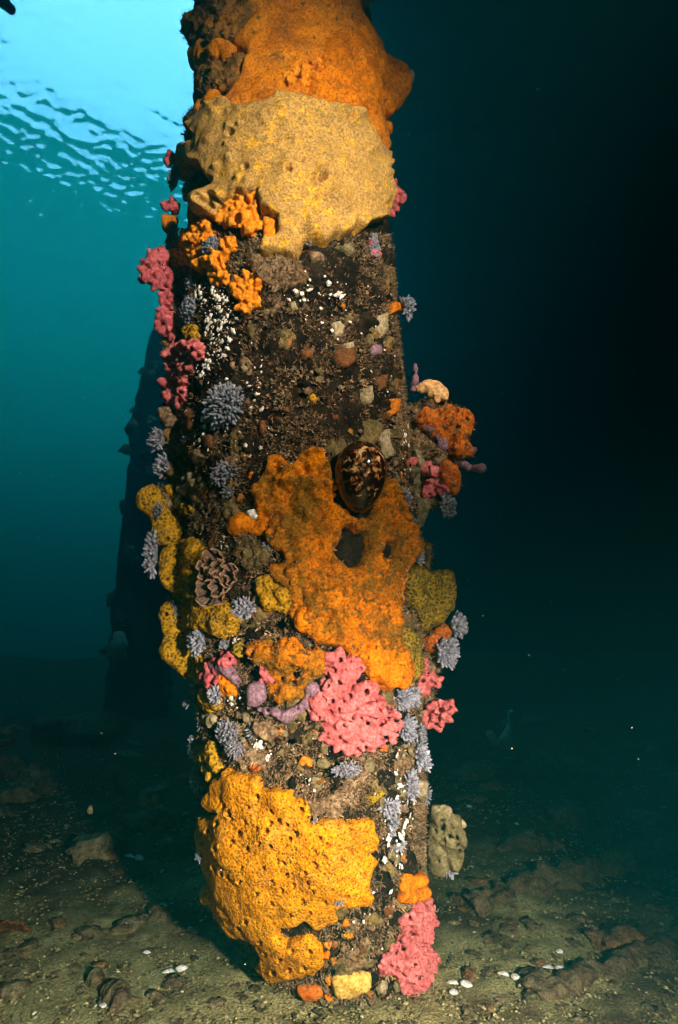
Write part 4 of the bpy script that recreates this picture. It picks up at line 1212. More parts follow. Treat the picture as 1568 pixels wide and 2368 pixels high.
blob('purple_sponge', [c5(p)[0] + (r, 1.4) for p, r in (((330, 490), 10), ((370, 520), 10), ((400, 550), 10), ((430, 580), 11), ((440, 610), 9), ((345, 510), 9))], M['purple'], 'purple sponge draped across the red orange block on the right', 'sponge', k=.006, vox=.002, disp=((60, .0025),), seed=64)

# ---- bright orange branching growths
def branches(name, poly, n, r0, r1, label, seed, lift=.8, m='bright', cat='coral growth'):
    blob(name, fill(poly, n, r0, r1, lift, seed), M[m], label, cat, k=.0026, vox=.0018, disp=((95, .006), (200, .002)), peaks=(120, .006, 1.2), seed=seed)
branches('orange_branches', c1((740, 400), (770, 360), (850, 330), (1000, 325), (1000, 350), (960, 400), (900, 450), (800, 465), (750, 440)), 30, 6, 10, 'bright orange branching cluster on the upper orange sponge', 70, 2.2)
branches('orange_branches', c6((1050, 850), (1200, 770), (1400, 740), (1410, 900), (1430, 1080), (1330, 1180), (1200, 1100), (1100, 1060), (980, 1030)), 34, 7, 11, 'bright orange branching clump tucked under the tan colony', 71)
branches('orange_branches', c6((510, 1200), (640, 1140), (720, 1060), (870, 1000), (930, 1090), (960, 1250), (1250, 1180), (1180, 1280), (1050, 1480), (930, 1480), (880, 1500), (800, 1540), (700, 1470), (490, 1400)), 46, 7, 12, 'largest bright orange branching clump on the upper left', 72)
branches('orange_branches', c6((870, 1460), (930, 1480), (1100, 1590), (1090, 1650), (960, 1640), (870, 1560)), 11, 6, 9, 'narrow orange branching spur below the largest clump', 73)
branches('orange_branches', c6((1090, 1680), (1200, 1640), (1350, 1560), (1480, 1550), (1410, 1700), (1400, 1850), (1330, 1960), (1230, 2000), (1200, 1800), (1110, 1760)), 26, 7, 11, 'orange branching clump above the white flecks', 74)
sheet('orange_patch', c1((660, 1050), (700, 1045), (745, 1080), (740, 1150), (690, 1190), (660, 1170), (670, 1110)), .008, 8, M['bright'], 'flat orange patch against the tan colony rim', 'sponge', seed=75, rough=((60, .001),))
blob('orange_patch', fill(c4((1100, 1010), (1125, 890), (1205, 895), (1225, 960), (1210, 1020), (1150, 1010)), 9, 12, 18, .4, 76), M['orange'], 'square orange sponge on the right above the fluffy pink sponges', 'sponge', k=.005, vox=.0022, disp=((50, .004),), pits=2, pit_r=.003, seed=76)

# ---- the cluster jutting out on the right
blob('brown_growth', fill(c5((180, 350), (300, 300), (520, 330), (580, 420), (570, 640), (500, 760), (500, 880), (420, 980), (300, 1060), (200, 1000), (180, 700)), 40, 16, 24, -1.9, 180, .74, .0), M['crust'], 'dark brown mass behind the jutting cluster on the right', 'growth', k=.006, vox=.0028, disp=((45, .003), (120, .002)), seed=180)
blob('brown_growth', fill(c7((160, 180), (500, 60), (700, 300), (700, 700), (900, 1300), (760, 1700), (620, 1880), (480, 1760), (460, 1500), (420, 1250), (480, 1000), (430, 760), (420, 560), (260, 360)), 60, 15, 24, -1.9, 181, .74, .0), M['crust'], 'dark brown mass behind the mustard lobes on the left flank', 'growth', k=.006, vox=.0028, disp=((45, .003), (120, .002)), seed=181)
blob('brown_growth', fill(c6((240, 1420), (420, 1340), (640, 1400), (700, 1600), (640, 1800), (560, 2050), (460, 2000), (430, 1780), (330, 1660)), 24, 15, 22, -1.9, 182, .74, .0), M['crust'], 'dark brown mass behind the pink sponges on the upper left flank', 'growth', k=.006, vox=.0028, disp=((45, .003), (120, .002)), seed=182)
blob('brown_growth', fill(c2((170, 400), (300, 360), (330, 700), (300, 900), (330, 1100), (330, 1300), (220, 1300), (190, 1100), (190, 900), (210, 700)), 44, 16, 24, -1.9, 183, .74, .0), M['turf_rough'], 'turf grown ridge along the left edge behind the tall pink sponge', 'growth', k=.006, vox=.0028, disp=((45, .003), (120, .002)), seed=183)
blob('brown_growth', fill(c5((250, 1780), (420, 1720), (470, 1800), (440, 1960), (360, 2060), (370, 2280), (440, 2330), (380, 2368), (270, 2360), (250, 2060)), 30, 14, 20, -1.9, 184, .74, .0), M['crust'], 'brown mass behind the pale clumps on the lower right edge', 'growth', k=.006, vox=.0028, disp=((45, .003), (120, .002)), seed=184)
blob('red_sponge', fill(c5((280, 430), (340, 380), (470, 350), (590, 380), (610, 450), (590, 520), (600, 640), (560, 690), (480, 660), (430, 560), (300, 500)), 30, 15, 24, .5, 80), M['red'], 'red orange sponge block jutting out on the right', 'sponge', k=.006, vox=.0023, disp=((35, .006), (110, .002)), pits=7, pit_r=.003, seed=80)
blob('red_sponge', fill(c5((420, 740), (500, 700), (540, 760), (530, 880), (460, 890), (420, 820)), 9, 11, 17, .3, 81), M['red'], 'smaller red orange sponge under the jutting block', 'sponge', k=.006, vox=.0023, disp=((45, .005), (120, .002)), seed=81)
blob('peach_growth', fill(c5((260, 220), (330, 190), (400, 195), (470, 260), (460, 320), (390, 330), (330, 270), (270, 265)), 20, 7, 12, .5, 82), M['peach'], 'pale peach knobbly growth on top of the red orange block', 'coral growth', k=.003, vox=.002, disp=((80, .003),), seed=82)
blob('brown_growth', fill(c5((230, 560), (290, 480), (330, 560), (440, 620), (460, 700), (400, 740), (330, 700), (280, 680)), 14, 11, 18, .2, 83), M['crust'], 'shaded brown growth beneath the red orange block', 'growth', k=.005, vox=.0024, disp=((55, .005), (130, .002)), seed=83)
blob('yellow_crust', fill(c5((200, 760), (270, 620), (370, 640), (330, 700), (290, 800), (270, 900), (350, 960), (330, 1060), (290, 1130), (250, 1100), (250, 950), (210, 850)), 20, 10, 16, .3, 84), M['dull'], 'knobbly yellowish crust running down the right edge', 'growth', k=.004, vox=.0024, disp=((60, .005), (140, .002)), seed=84)
blob('stalked_sea_squirt', [c5(p)[0] + (r, .1) for p, r in (((520, 700), 13), ((555, 720), 10), ((590, 738), 8), ((625, 745), 7), ((655, 748), 8), ((676, 750), 11))], M['purple'], 'mauve stalked sea squirt pointing out to the right', 'sea squirt', k=.006, vox=.0018, disp=((60, .001),), pits=1, pit_r=.002, seed=85)
blob('stalked_sea_squirt', [c5(p)[0] + (r, .1) for p, r in (((590, 655), 9), ((610, 642), 7), ((630, 632), 6))], M['purple'], 'short mauve stub above the stalked sea squirt', 'sea squirt', k=.006, vox=.0018, disp=((60, .001),), seed=86)
blob('orange_flap', fill(c5((310, 1830), (360, 1790), (450, 1740), (460, 1790), (410, 1880), (350, 1900), (300, 1870)), 10, 9, 15, .4, 87), M['red'], 'orange flap sponge beside the pale clump on the right edge', 'sponge', k=.006, vox=.0022, disp=((40, .003),), seed=87)
blob('turf_edge', fill(c5((250, 1200), (300, 1180), (340, 1250), (370, 1350), (330, 1400), (260, 1330)), 9, 9, 14, .1, 88), M['turf_rough'], 'dark bristly turf on the right edge above the olive lump', 'growth', k=.004, vox=.0024, disp=((60, .006), (150, .003)), seed=88)
root_sq = blob('sea_squirt_lump', fill(c4((1250, 600), (1300, 580), (1390, 640), (1410, 700), (1405, 780), (1390, 850), (1330, 890), (1270, 880), (1240, 800), (1250, 700)), 26, 14, 22, .3, 89), M['squirt'], 'greenish grey lump of sea squirts on the right edge near the base', 'sea squirt', k=.006, vox=.0023, disp=((50, .005), (130, .0015)), pits=12, pit_r=.0028, seed=89)
blob('round_shell', [c4((1397, 665))[0] + (10, .5), c4((1390, 680))[0] + (8, .4)], M['beige'], 'white knob on the edge of the greenish sea squirt lump', 'shell', k=.004, vox=.0016, disp=((60, .001),), seed=90)
blob('whitish_crust', fill(c4((1255, 600), (1290, 580), (1350, 600), (1360, 640), (1300, 620)), 6, 6, 9, 1.6, 91), M['beige'], 'whitish crust capping the greenish sea squirt lump', 'growth', k=.004, vox=.0018, disp=((60, .003),), seed=91)

# ---- lower details
blob('lemon_sponge', fill(c4((800, 1350), (900, 1340), (970, 1330), (980, 1390), (900, 1420), (850, 1425), (830, 1380)), 9, 12, 17, .1, 92), M['lemon'], 'pale lemon sponge patch at the foot of the pile', 'sponge', k=.008, vox=.0022, disp=((40, .002),), seed=92)
blob('orange_stone', fill(c4((665, 1385), (750, 1385), (775, 1420), (730, 1445), (670, 1420)), 6, 11, 15, .2, 93), M['red'], 'orange encrusted stone at the foot of the pile left of the lemon patch', 'stone', k=.006, vox=.0022, disp=((40, .002),), seed=93)
blob('white_stone', [c4((1035, 1392))[0] + (11, .3), c4((1025, 1398))[0] + (9, .3), c4((1045, 1388))[0] + (9, .3)], M['beige'], 'small whitish stone at the pile foot beside the pink sponge', 'stone', k=.005, vox=.002, disp=((50, .001),), seed=94)
blob('cream_lump', fill(c4((590, 1440), (620, 1420), (670, 1450), (660, 1475), (610, 1470)), 4, 9, 13, .2, 95), M['beige'], 'cream lump at the bottom left of the pile foot', 'growth', k=.005, vox=.002, disp=((60, .002),), seed=95)
blob('beige_coral', fill(c4((225, 190), (270, 170), (310, 185), (305, 215), (240, 225)), 7, 7, 11, .6, 96), M['beige'], 'cream knobbly lump on the left edge above the grey tufts', 'coral growth', k=.003, vox=.0018, disp=((90, .003),), seed=96)
blob('brown_rubble', fill(c4((700, 560), (780, 540), (860, 480), (960, 420), (980, 480), (900, 560), (850, 620), (740, 610)), 22, 10, 18, .4, 97), M['crust'], 'ragged brown crust ledge right above the golden colony', 'growth', k=.004, vox=.0024, disp=((60, .006), (150, .002)), seed=97)
blob('brown_rubble', fill(c4((430, 210), (560, 200), (590, 260), (540, 300), (500, 290)), 9, 10, 16, .3, 98), M['crust'], 'brown lumpy crust between two grey tufts low on the pile', 'growth', k=.004, vox=.0024, disp=((60, .005), (150, .002)), seed=98)
blob('brown_rubble', fill(c4((340, 320), (420, 300), (520, 330), (560, 400), (460, 410), (380, 390)), 12, 9, 15, .3, 99), M['crust'], 'pinkish brown crust with white flecks above the golden colony', 'growth', k=.004, vox=.0024, disp=((60, .005), (150, .002)), seed=99)
blob('brown_rubble', fill(c2((560, 100), (680, 170), (760, 170), (830, 190), (900, 250), (840, 300), (760, 300), (700, 380), (640, 460), (760, 440), (690, 300), (600, 200)), 26, 12, 20, .25, 100), M['crust'], 'rough brown crust with shells beneath the tan colony', 'growth', k=.004, vox=.0026, disp=((55, .006), (150, .002)), seed=100)
blob('brown_rubble', fill(c7((1120, 640), (1250, 620), (1400, 720), (1390, 830), (1250, 900), (1130, 870)), 16, 10, 16, .4, 101), M['turf_rough'], 'turf covered lump right of the frilled rosette', 'growth', k=.004, vox=.0024, disp=((60, .006), (150, .003)), seed=101)
blob('brown_rubble', fill(c7((480, 20), (660, 0), (690, 90), (600, 200), (540, 330), (450, 330), (500, 180)), 15, 10, 16, .3, 102), M['dull'], 'knobbly beige growth above the mustard lobes on the left', 'growth', k=.004, vox=.0024, disp=((60, .005), (150, .002)), seed=102)
blob('brown_shell_crust', fill(c2((160, 880), (200, 880), (260, 930), (250, 990), (180, 960)), 8, 12, 18, .3, 103), M['crust'], 'brown crust at the left edge below the tall pink sponge', 'growth', k=.005, vox=.0024, disp=((50, .004), (120, .002)), seed=103)
blob('orange_stub', fill(c1((180, 1050), (230, 1040), (260, 1070), (240, 1110), (190, 1110)), 6, 9, 14, .2, 104), M['rust'], 'orange brown stub on the left edge under the pink tuft', 'sponge', k=.005, vox=.0022, disp=((50, .004),), seed=104)
blob('orange_fold', fill(c6((680, 820), (790, 640), (800, 780), (780, 1000), (700, 1060), (670, 950)), 10, 10, 15, .1, 105), M['rust'], 'brown orange fold beside the curled rim of the tan colony', 'sponge', k=.006, vox=.0024, disp=((40, .003),), seed=105)
blob('olive_sponge', [c7((1110, 1680))[0] + (13, .8), c7((1130, 1710))[0] + (13, .7), c7((1120, 1650))[0] + (10, .6)], M['olive'], 'smooth olive yellow knob right of the pale clump on the lower left', 'sponge', k=.006, vox=.002, disp=((40, .001),), seed=106)
blob('orange_dab', fill(c4((440, 400), (500, 390), (515, 415), (460, 425)), 4, 6, 9, .3, 107), M['red'], 'small red orange dab just above the golden colony', 'sponge', k=.005, vox=.002, disp=((60, .001),), seed=107)
blob('orange_crust', fill(c7((880, 1940), (960, 1900), (1050, 1990), (1100, 2100), (1000, 2150), (900, 2080)), 9, 9, 14, .3, 108), M['orange'], 'orange crust below the purple wedge on the lower left', 'sponge', k=.005, vox=.0022, disp=((50, .004),), pits=3, pit_r=.0025, seed=108)
blob('mustard_crust', fill(c4((215, 60), (300, 40), (330, 130), (280, 170), (220, 150)), 9, 10, 16, .1, 109), M['mustard'], 'ochre crust at the left edge above the cream lump', 'sponge', k=.006, vox=.0024, disp=((40, .004),), seed=109)

# flat patches on the bare middle of the pile
def patch(k, poly, m, label, seed, T=.004, cat='crust'):
    sheet('flat_crust', crop(k, poly), T, 7, M[m], label, cat, rough=((70, .001),), edge=3, efreq=90, res=.0022, seed=seed)
patch(2, [(1000, 470), (1040, 462), (1062, 490), (1050, 530), (1010, 540)], 'beige', 'beige crust patch, the larger of two above the brown disc', 110)
patch(2, [(1060, 570), (1100, 562), (1112, 590), (1080, 606)], 'beige', 'small pale crust patch touching the brown disc', 111)
patch(2, [(548, 690), (575, 670), (598, 690), (572, 714)], 'beige', 'small diamond shaped pale patch right of the white flecks', 112)
patch(2, [(1150, 790), (1190, 772), (1200, 830), (1185, 865), (1150, 850)], 'beige', 'upright pale patch on the right above the cowry', 113)
patch(2, [(790, 380), (820, 365), (832, 400), (800, 415)], 'beige', 'little pale patch under the rough brown crust', 114)
patch(2, [(1220, 440), (1260, 425), (1270, 500), (1240, 545), (1222, 500)], 'beige', 'long pale patch on the upper right beside the seam', 115)
patch(2, [(1232, 1000), (1265, 985), (1275, 1060), (1292, 1120), (1255, 1130), (1235, 1060)], 'beige', 'long yellowish patch just above right of the cowry', 116, .008)
patch(2, [(1010, 610), (1050, 585), (1110, 600), (1112, 660), (1070, 690), (1020, 665)], 'brown_disc', 'dark reddish brown disc on the turf', 117)
patch(2, [(840, 610), (880, 588), (912, 605), (900, 645), (850, 650)], 'brown_disc', 'smaller orange brown disc left of the dark disc', 118)
patch(2, [(275, 930), (310, 890), (340, 930), (330, 990), (300, 1020), (280, 980)], 'brown_disc', 'brown leaf shaped crust below the grey star clump', 119, .008)
patch(2, [(645, 950), (670, 940), (682, 980), (665, 1020), (645, 1000)], 'brown_disc', 'small brown oval right of the grey star clump', 120)
patch(2, [(880, 830), (910, 810), (935, 840), (905, 868)], 'mustard', 'tiny yellow dab on the turf', 121)
patch(2, [(880, 140), (940, 135), (960, 165), (900, 185)], 'crust', 'brown shell stuck below the tan colony', 122, .009)
patch(2, [(1010, 110), (1080, 95), (1110, 140), (1090, 150), (1030, 130)], 'squirt', 'greenish crust under the right rim of the tan colony', 123, .008)
patch(2, [(1215, 730), (1260, 720), (1262, 790), (1230, 800)], 'brown_disc', 'dark brown patch on the right beside the seam', 124)
patch(2, [(1270, 840), (1320, 840), (1310, 910), (1275, 920)], 'rust', 'orange brown shell in the seam on the right', 125, .008)
patch(2, [(1285, 380), (1315, 370), (1315, 420), (1285, 425)], 'orange', 'small orange dab on the upper right edge', 126, .008)
patch(2, [(1195, 580), (1240, 575), (1235, 630), (1200, 625)], 'purple', 'dull purple patch on the upper right', 127)
patch(2, [(370, 1020), (420, 1010), (430, 1080), (390, 1090)], 'brown_disc', 'dark brown patch below the leaf shaped crust', 128, .006)
patch(2, [(320, 1095), (370, 1075), (390, 1120), (340, 1160)], 'crust', 'pinkish brown crust on the left above the mustard lobes', 129, .010)
patch(4, [(860, 1160), (900, 1150), (910, 1170), (880, 1182)], 'yellow', 'tiny yellow dab below the golden colony', 130, .006)
patch(4, [(1100, 380), (1150, 360), (1160, 420), (1110, 430)], 'crust', 'tan brown shell on the lower right flank', 131, .010)
patch(4, [(1190, 470), (1225, 470), (1222, 550), (1190, 545)], 'beige', 'cream crust on the lower right edge', 132, .010)
patch(4, [(970, 540), (1040, 510), (1050, 530), (985, 590)], 'olive', 'dark mustard streak right of the brown ledge', 133, .006)
patch(3, [(620, 310), (655, 295), (690, 325), (670, 355), (630, 345)], 'white', 'white ringed barnacle scar beside the orange knob', 134, .009)
patch(3, [(1005, 352), (1060, 358), (1110, 370), (1150, 375), (1200, 410), (1235, 440), (1230, 455), (1180, 430), (1130, 382), (1060, 372)], 'crust', 'grey worm tube curving below the cowry', 135, .010, 'worm tube')

patch(3, [(995, 395), (1050, 385), (1100, 410), (1105, 480), (1080, 535), (1035, 550), (985, 500)], 'hole', 'large black bare patch in the orange sponge below the cowry', 136, .004, 'bare patch')
patch(3, [(1145, 490), (1170, 445), (1215, 450), (1212, 510), (1200, 550), (1150, 520)], 'hole', 'small black bare patch right of the larger one', 137, .004, 'bare patch')

# ---- dull thin crusts that cover the bare timber
def thin_crusts():
    g = random.Random(31)
    zones = [(560, 600, 930, 1080, 12), (440, 700, 600, 1250, 12), (470, 1250, 620, 1560, 12), (470, 1600, 960, 1880, 26), (760, 2000, 970, 2300, 16), (890, 560, 960, 1450, 16)]
    for x0, y0, x1, y1, n in zones:
        for _ in range(n):
            cx_, cy_ = g.uniform(x0, x1), g.uniform(y0, y1)
            r = g.uniform(10, 34)
            poly = [(cx_ + r * g.uniform(.5, 1.1) * math.cos(a * .785), cy_ + r * g.uniform(.6, 1.3) * math.sin(a * .785)) for a in range(8)]
            m = g.choice(('turf_rough', 'crust', 'post', 'post', 'turf_rough'))
            sheet('crust_patch', poly, g.uniform(.001, .0035), 8, M[m], None, None, rough=((50, .003), (120, .002)), edge=9, efreq=60, res=.0026, seed=g.uniform(0, 50), parent=PILE)
            SHEETS.pop()
thin_crusts()

# ---- frilled brown rosette
def rosette():
    C = spot(*c7((1010, 965))[0], .012)
    P, th, miss, t = hit(*c7((1010, 965))[0])
    root = tag(empty('frilled_rosette', C, (0, 0, th)), 'brown frilled rosette with pale rims on the mustard colony', 'rosette')
    g = random.Random(3)
    s = t / FPX * cs(7)                       # metres per crop pixel
    lobes = [(-90, 150, 210, 205, 0), (55, 120, 90, 130, .004), (-60, -130, 60, 140, .002), (-160, -60, -150, 130, 0), (170, 30, 150, 120, .004), (60, -40, 140, 90, .010)]
    for i, (dx, dy, a0, R, lf) in enumerate(lobes):
        nu, nv = 60, 12
        V, q = [], []
        for side in (0, 1):
            for a in range(nu + 1):
                an = 2 * math.pi * a / nu
                for j in range(nv + 1):
                    u = j / nv
                    rr = R * u * (1 + .10 * math.sin(3 * an + i) + .05 * math.sin(7 * an + 2 * i))
                    hgt = (.014 * u ** 1.5 + .005 * u * math.sin(6 * an + i * 2) + .0025 * u * math.sin(13 * an + i)) + lf
                    hgt += .0012 * math.sin(24 * an) * u * (1 - u) * 3
                    V.append(((dx + rr * math.cos(an)) * s * .88, -hgt * .75 + side * .0022, -(dy + rr * math.sin(an)) * s * .88))
        k = (nu + 1) * (nv + 1)
        for a in range(nu):
            for j in range(nv):
                b = a * (nv + 1) + j
                q.append((b, b + 1, b + nv + 2, b + nv + 1)); q.append((k + b, k + b + nv + 1, k + b + nv + 2, k + b + 1))
        fr = obj('frill', mk_mesh('frill', V, q, None, True, M['frill']), root)
        rim_v = np.array([V[a * (nv + 1) + nv] for a in range(nu)] + [V[0 * (nv + 1) + nv]])
        tv, tq, tt = tube(rim_v, np.full(len(rim_v), .0010), 6, .1, 60, i, False)
        obj('rim', mk_mesh('rim', tv, tq, None, True, M['frill_edge']), fr)
rosette()

# ---- the cowry
def cowry_mat():
    m = bpy.data.materials.new('cowry_shell'); m.use_nodes = True
    N, L = m.node_tree.nodes, m.node_tree.links
    b = N['Principled BSDF']
    tc = N.new('ShaderNodeTexCoord')
    nz = N.new('ShaderNodeTexNoise'); nz.inputs['Scale'].default_value = 130; nz.inputs['Detail'].default_value = 2.2; nz.inputs['Distortion'].default_value = .9
    vo = N.new('ShaderNodeTexVoronoi'); vo.inputs['Scale'].default_value = 140; vo.feature = 'SMOOTH_F1'
    L.new(tc.outputs['Object'], nz.inputs['Vector']); L.new(tc.outputs['Object'], vo.inputs['Vector'])
    ad = N.new('ShaderNodeMath'); ad.operation = 'MULTIPLY_ADD'; ad.inputs[1].default_value = .42
    L.new(vo.outputs['Distance'], ad.inputs[0]); L.new(nz.outputs['Fac'], ad.inputs[2])
    sp = N.new('ShaderNodeSeparateXYZ'); L.new(tc.outputs['Object'], sp.inputs[0])
    mr = N.new('ShaderNodeMapRange'); mr.inputs['From Min'].default_value = -.034; mr.inputs['From Max'].default_value = -.006
    mr.inputs['To Min'].default_value = 0.05; mr.inputs['To Max'].default_value = -.25      # dark flanks
    L.new(sp.outputs['Y'], mr.inputs['Value'])
    a2 = N.new('ShaderNodeMath'); L.new(ad.outputs[0], a2.inputs[0]); L.new(mr.outputs[0], a2.inputs[1])
    rp = N.new('ShaderNodeValToRGB')
    cols = [(.64, (.010, .003, .0015)), (.71, (.035, .009, .003)), (.77, (.14, .05, .010)), (.83, (.36, .18, .05)), (.93, (.66, .50, .24))]
    for i, (p, c) in enumerate(cols):
        e = rp.color_ramp.elements[i] if i < 2 else rp.color_ramp.elements.new(p)
        e.position = p; e.color = (*c, 1)
    L.new(a2.outputs[0], rp.inputs[0]); L.new(rp.outputs[0], b.inputs['Base Color'])
    b.inputs['Roughness'].default_value = .10
    b.inputs['Specular IOR Level'].default_value = .45
    b.inputs['Coat Weight'].default_value = .25
    b.inputs['Coat Roughness'].default_value = .04
    return m
def cowry():
    cpx, cpy = 814, 1114
    P, th, miss, t = hit(cpx, cpy)
    s = t / FPX
    root = tag(empty('cowry', P + nrm(np.array(th)) * .022, (0, rad(4), th * .6)), 'glossy dark brown cowry mottled with cream on the orange sponge', 'cowry')
    W, H, D = 58 * s, 82 * s, .040
    nu, nv = 64, 48
    V, q = [], []
    for i in range(nv + 1):
        v = math.pi * i / nv
        zc = math.cos(v)
        for j in range(nu):
            u = 2 * math.pi * j / nu
            rr = math.sin(v) ** .92 * (1 + .16 * zc - .05 * zc * zc)
            x = W * rr * math.cos(u); y = -D * rr * math.sin(u)
            if y > 0:
                y *= .45
            V.append((x, y, H * zc))
    for i in range(nv):
        for j in range(nu):
            a = i * nu + j; b = i * nu + (j + 1) % nu
            q.append((a, a + nu, b + nu, b))
    obj('shell', mk_mesh('shell', V, q, None, True, cowry_mat()), root)
    # black mantle round the shell's base, wider on the left to paint its shadow
    nu, nv = 72, 10
    V, q = [], []
    for j in range(nu):
        a = 2 * math.pi * j / nu
        n = .10 * math.sin(3 * a + 1) + .05 * math.sin(8 * a)
        ex = 1.0 + n * .3 + (.16 * max(0, -math.cos(a - .5)))
        for i in range(nv + 1):
            u = i / nv
            rr = .55 + (ex - .55) * u
            hgt = .014 * math.sqrt(max(0, 1 - u ** 2.5)) - .006 * u
            V.append((W * rr * math.cos(a) - .003, .014 - hgt, H * rr * math.sin(a) * .96))
    for j in range(nu):
        for i in range(nv):
            a = j * (nv + 1) + i; b = ((j + 1) % nu) * (nv + 1) + i
            q.append((a, a + 1, b + 1, b))
    obj('mantle', mk_mesh('mantle', V, q, None, True, M['mantle']), root)
cowry()

# ---- grey clumps of club shaped polyps
def polyp_mesh(seed, m, bend):
    g = random.Random(seed)
    n, k = 9, 8
    V, q = [], []
    prof = [.42, .40, .46, .60, .80, .98, 1.0, .82, .45]
    for i in range(n):
        s = i / (n - 1)
        z = s * (1 - .06 * s)
        for j in range(k):
            a = 2 * math.pi * j / k
            r = prof[i] * .21
            V.append((r * math.cos(a) + bend * s * s, r * math.sin(a) + bend * .4 * s * s, z))
    for i in range(n - 1):
        for j in range(k):
            q.append((i * k + j, i * k + (j + 1) % k, (i + 1) * k + (j + 1) % k, (i + 1) * k + j))
    V.append((bend, bend * .4, .955))
    t = [((n - 1) * k + j, (n - 1) * k + (j + 1) % k, n * k) for j in range(k)]
    return mk_mesh('polyp', V, q, t, True, M[m])
POL = {m: [polyp_mesh(i, m, (-.12, .0, .14, .22)[i]) for i in range(4)] for m in ('grey', 'violet', 'pale')}

def clump(px, py, wx, wy, n, label, m='grey', ln=20, thick=.88, lift=0, seed=0, tilt=(0, 0)):
    """a tuft of N polyps spreading over a mound WX by WY pixels (half axes) on the pile; LN = polyp length in pixels"""
    P, th, miss, t = hit(px, py)
    s = t / FPX
    C = spot(px, py, lift)
    nn = np.array([math.sin(th), -math.cos(th), 0])
    if miss:
        nn = np.array([1.0 if px > 700 else -1.0, -.9, 0]); nn /= np.linalg.norm(nn)
    nn = nn + np.array([tilt[0], 0, tilt[1]]); nn /= np.linalg.norm(nn)
    root = tag(empty('polyp_clump', C), label, 'polyp clump', 'grey polyp clumps on the pile')
    g = np.random.default_rng(seed + 200)
    n = min(int(n * 2.4), 290)
    opn = g.uniform(.85, 1.5); droop = g.uniform(-.1, .35); fat = g.uniform(.75, 1.2)
    side = np.cross([0, 0, 1.0], nn); side /= np.linalg.norm(side)
    up = np.cross(nn, side)
    v0, f0 = ICO2
    if m == 'pale':
        ln, thick = ln * 1.25, thick * .72
    L = ln * s * .85
    core = v0[:, :1] * side * max(wx - ln * .55, wx * .35) * s + v0[:, 1:2] * up * max(wy - ln * .55, wy * .35) * s + v0[:, 2:] * nn * L * .5
    core *= (1 + .15 * fbm(core + seed, 60, 2))[:, None]
    obj('stalk_base', mk_mesh('stalk_base', core, None, f0, True, M['flesh']), root)
    for i in range(n):
        rr = math.sqrt((i + .5) / n); a = i * 2.39996 + g.uniform(-.3, .3)
        x, y = rr * math.cos(a), rr * math.sin(a)
        lean = opn * rr ** 1.3
        d = nn * math.cos(lean) + (side * x + up * y) / max(rr, .05) * math.sin(lean)
        d = d + g.normal(size=3) * .2 - np.array([0, 0, droop * rr]); d /= np.linalg.norm(d)
        b = side * x * max(wx - ln * .75, wx * .25) * s + up * y * max(wy - ln * .75, wy * .25) * s + nn * L * .22 * (1 - rr)
        qd = Vector(d).to_track_quat('Z', 'Y')
        ll = L * g.uniform(.6, 1.3)
        tk = L * thick * fat * g.uniform(.7, 1.3)
        o = obj('polyp', POL[m][g.integers(0, 4)], root, b, None, (tk, tk, ll))
        o.rotation_mode = 'QUATERNION'
        o.rotation_quaternion = qd @ Vector((0, 0, 1)).rotation_difference(Vector((0, 0, 1)))
    return root
def CL(k, x, y, wx, wy, n, label, **kw):
    p = crop(k, [(x, y)])[0]
    clump(p[0], p[1], wx * cs(k), wy * cs(k), n, label, **kw)
CL(2, 475, 875, 132, 125, 150, 'big blue grey star shaped polyp clump on the left of the pile', ln=27, thick=.7, seed=1)
CL(2, 310, 425, 108, 75, 110, 'wide grey polyp clump right of the narrow pink strip', ln=20, thick=.8, seed=2)
CL(1, 242, 860, 40, 75, 44, 'shaded grey polyp clump on the upper left edge by the tan colony', ln=17, seed=3)
CL(1, 310, 915, 66, 46, 70, 'small grey polyp clump just left of the tan colony rim', ln=14, seed=4)
CL(1, 235, 1160, 55, 80, 70, 'grey polyp clump between the orange clump and the upper pink sponge', ln=15, seed=5)
CL(6, 960, 1310, 130, 100, 42, 'grey polyp tuft in the middle of the largest orange clump', ln=13, lift=.012, seed=6)
CL(1, 1195, 1190, 46, 70, 46, 'grey polyp tuft under the right rim of the tan colony', m='violet', ln=14, seed=7)
CL(1, 1190, 725, 68, 26, 34, 'thin grey tuft lying across the right rim of the tan colony', ln=12, lift=.012, seed=8)
CL(1, 880, 1185, 22, 30, 12, 'few grey polyps hanging under the tan colony', ln=12, lift=.006, seed=9)
CL(2, 1350, 395, 48, 58, 50, 'feathery grey tuft on the right edge high on the pile', ln=24, thick=.65, seed=10)
CL(2, 170, 1040, 46, 70, 34, 'bluish polyp clump on the left edge below the brown crust', m='pale', ln=22, seed=11)
CL(2, 195, 1165, 46, 62, 34, 'bluish polyp clump on the left edge just above the mustard lobe', m='pale', ln=22, seed=12)
CL(3, 520, 150, 78, 58, 52, 'violet grey polyp clump left of the orange sponge top', m='violet', ln=19, seed=13)
CL(3, 540, 230, 40, 36, 22, 'small violet polyp tuft below the violet clump', m='violet', ln=16, seed=14)
CL(3, 225, 480, 30, 110, 40, 'bluish fringe of polyps on the left edge between mustard lobes', m='pale', ln=20, seed=15)
CL(7, 500, 1280, 90, 90, 44, 'grey polyp tuft sitting on the hanging mustard leaf lobe', m='violet', ln=14, lift=.012, seed=16)
CL(7, 770, 1610, 150, 135, 84, 'pale round polyp clump below the large mustard colony', m='pale', ln=18, lift=.008, seed=17)
CL(7, 970, 1630, 70, 60, 26, 'little polyp tuft right of the pale round clump', m='violet', ln=14, seed=18)
CL(7, 1150, 1290, 140, 120, 62, 'pale polyp clump under the frilled rosette', m='pale', ln=18, seed=19)
CL(7, 1180, 620, 110, 60, 32, 'violet polyp fringe above the turf covered lump', m='violet', ln=14, seed=20)
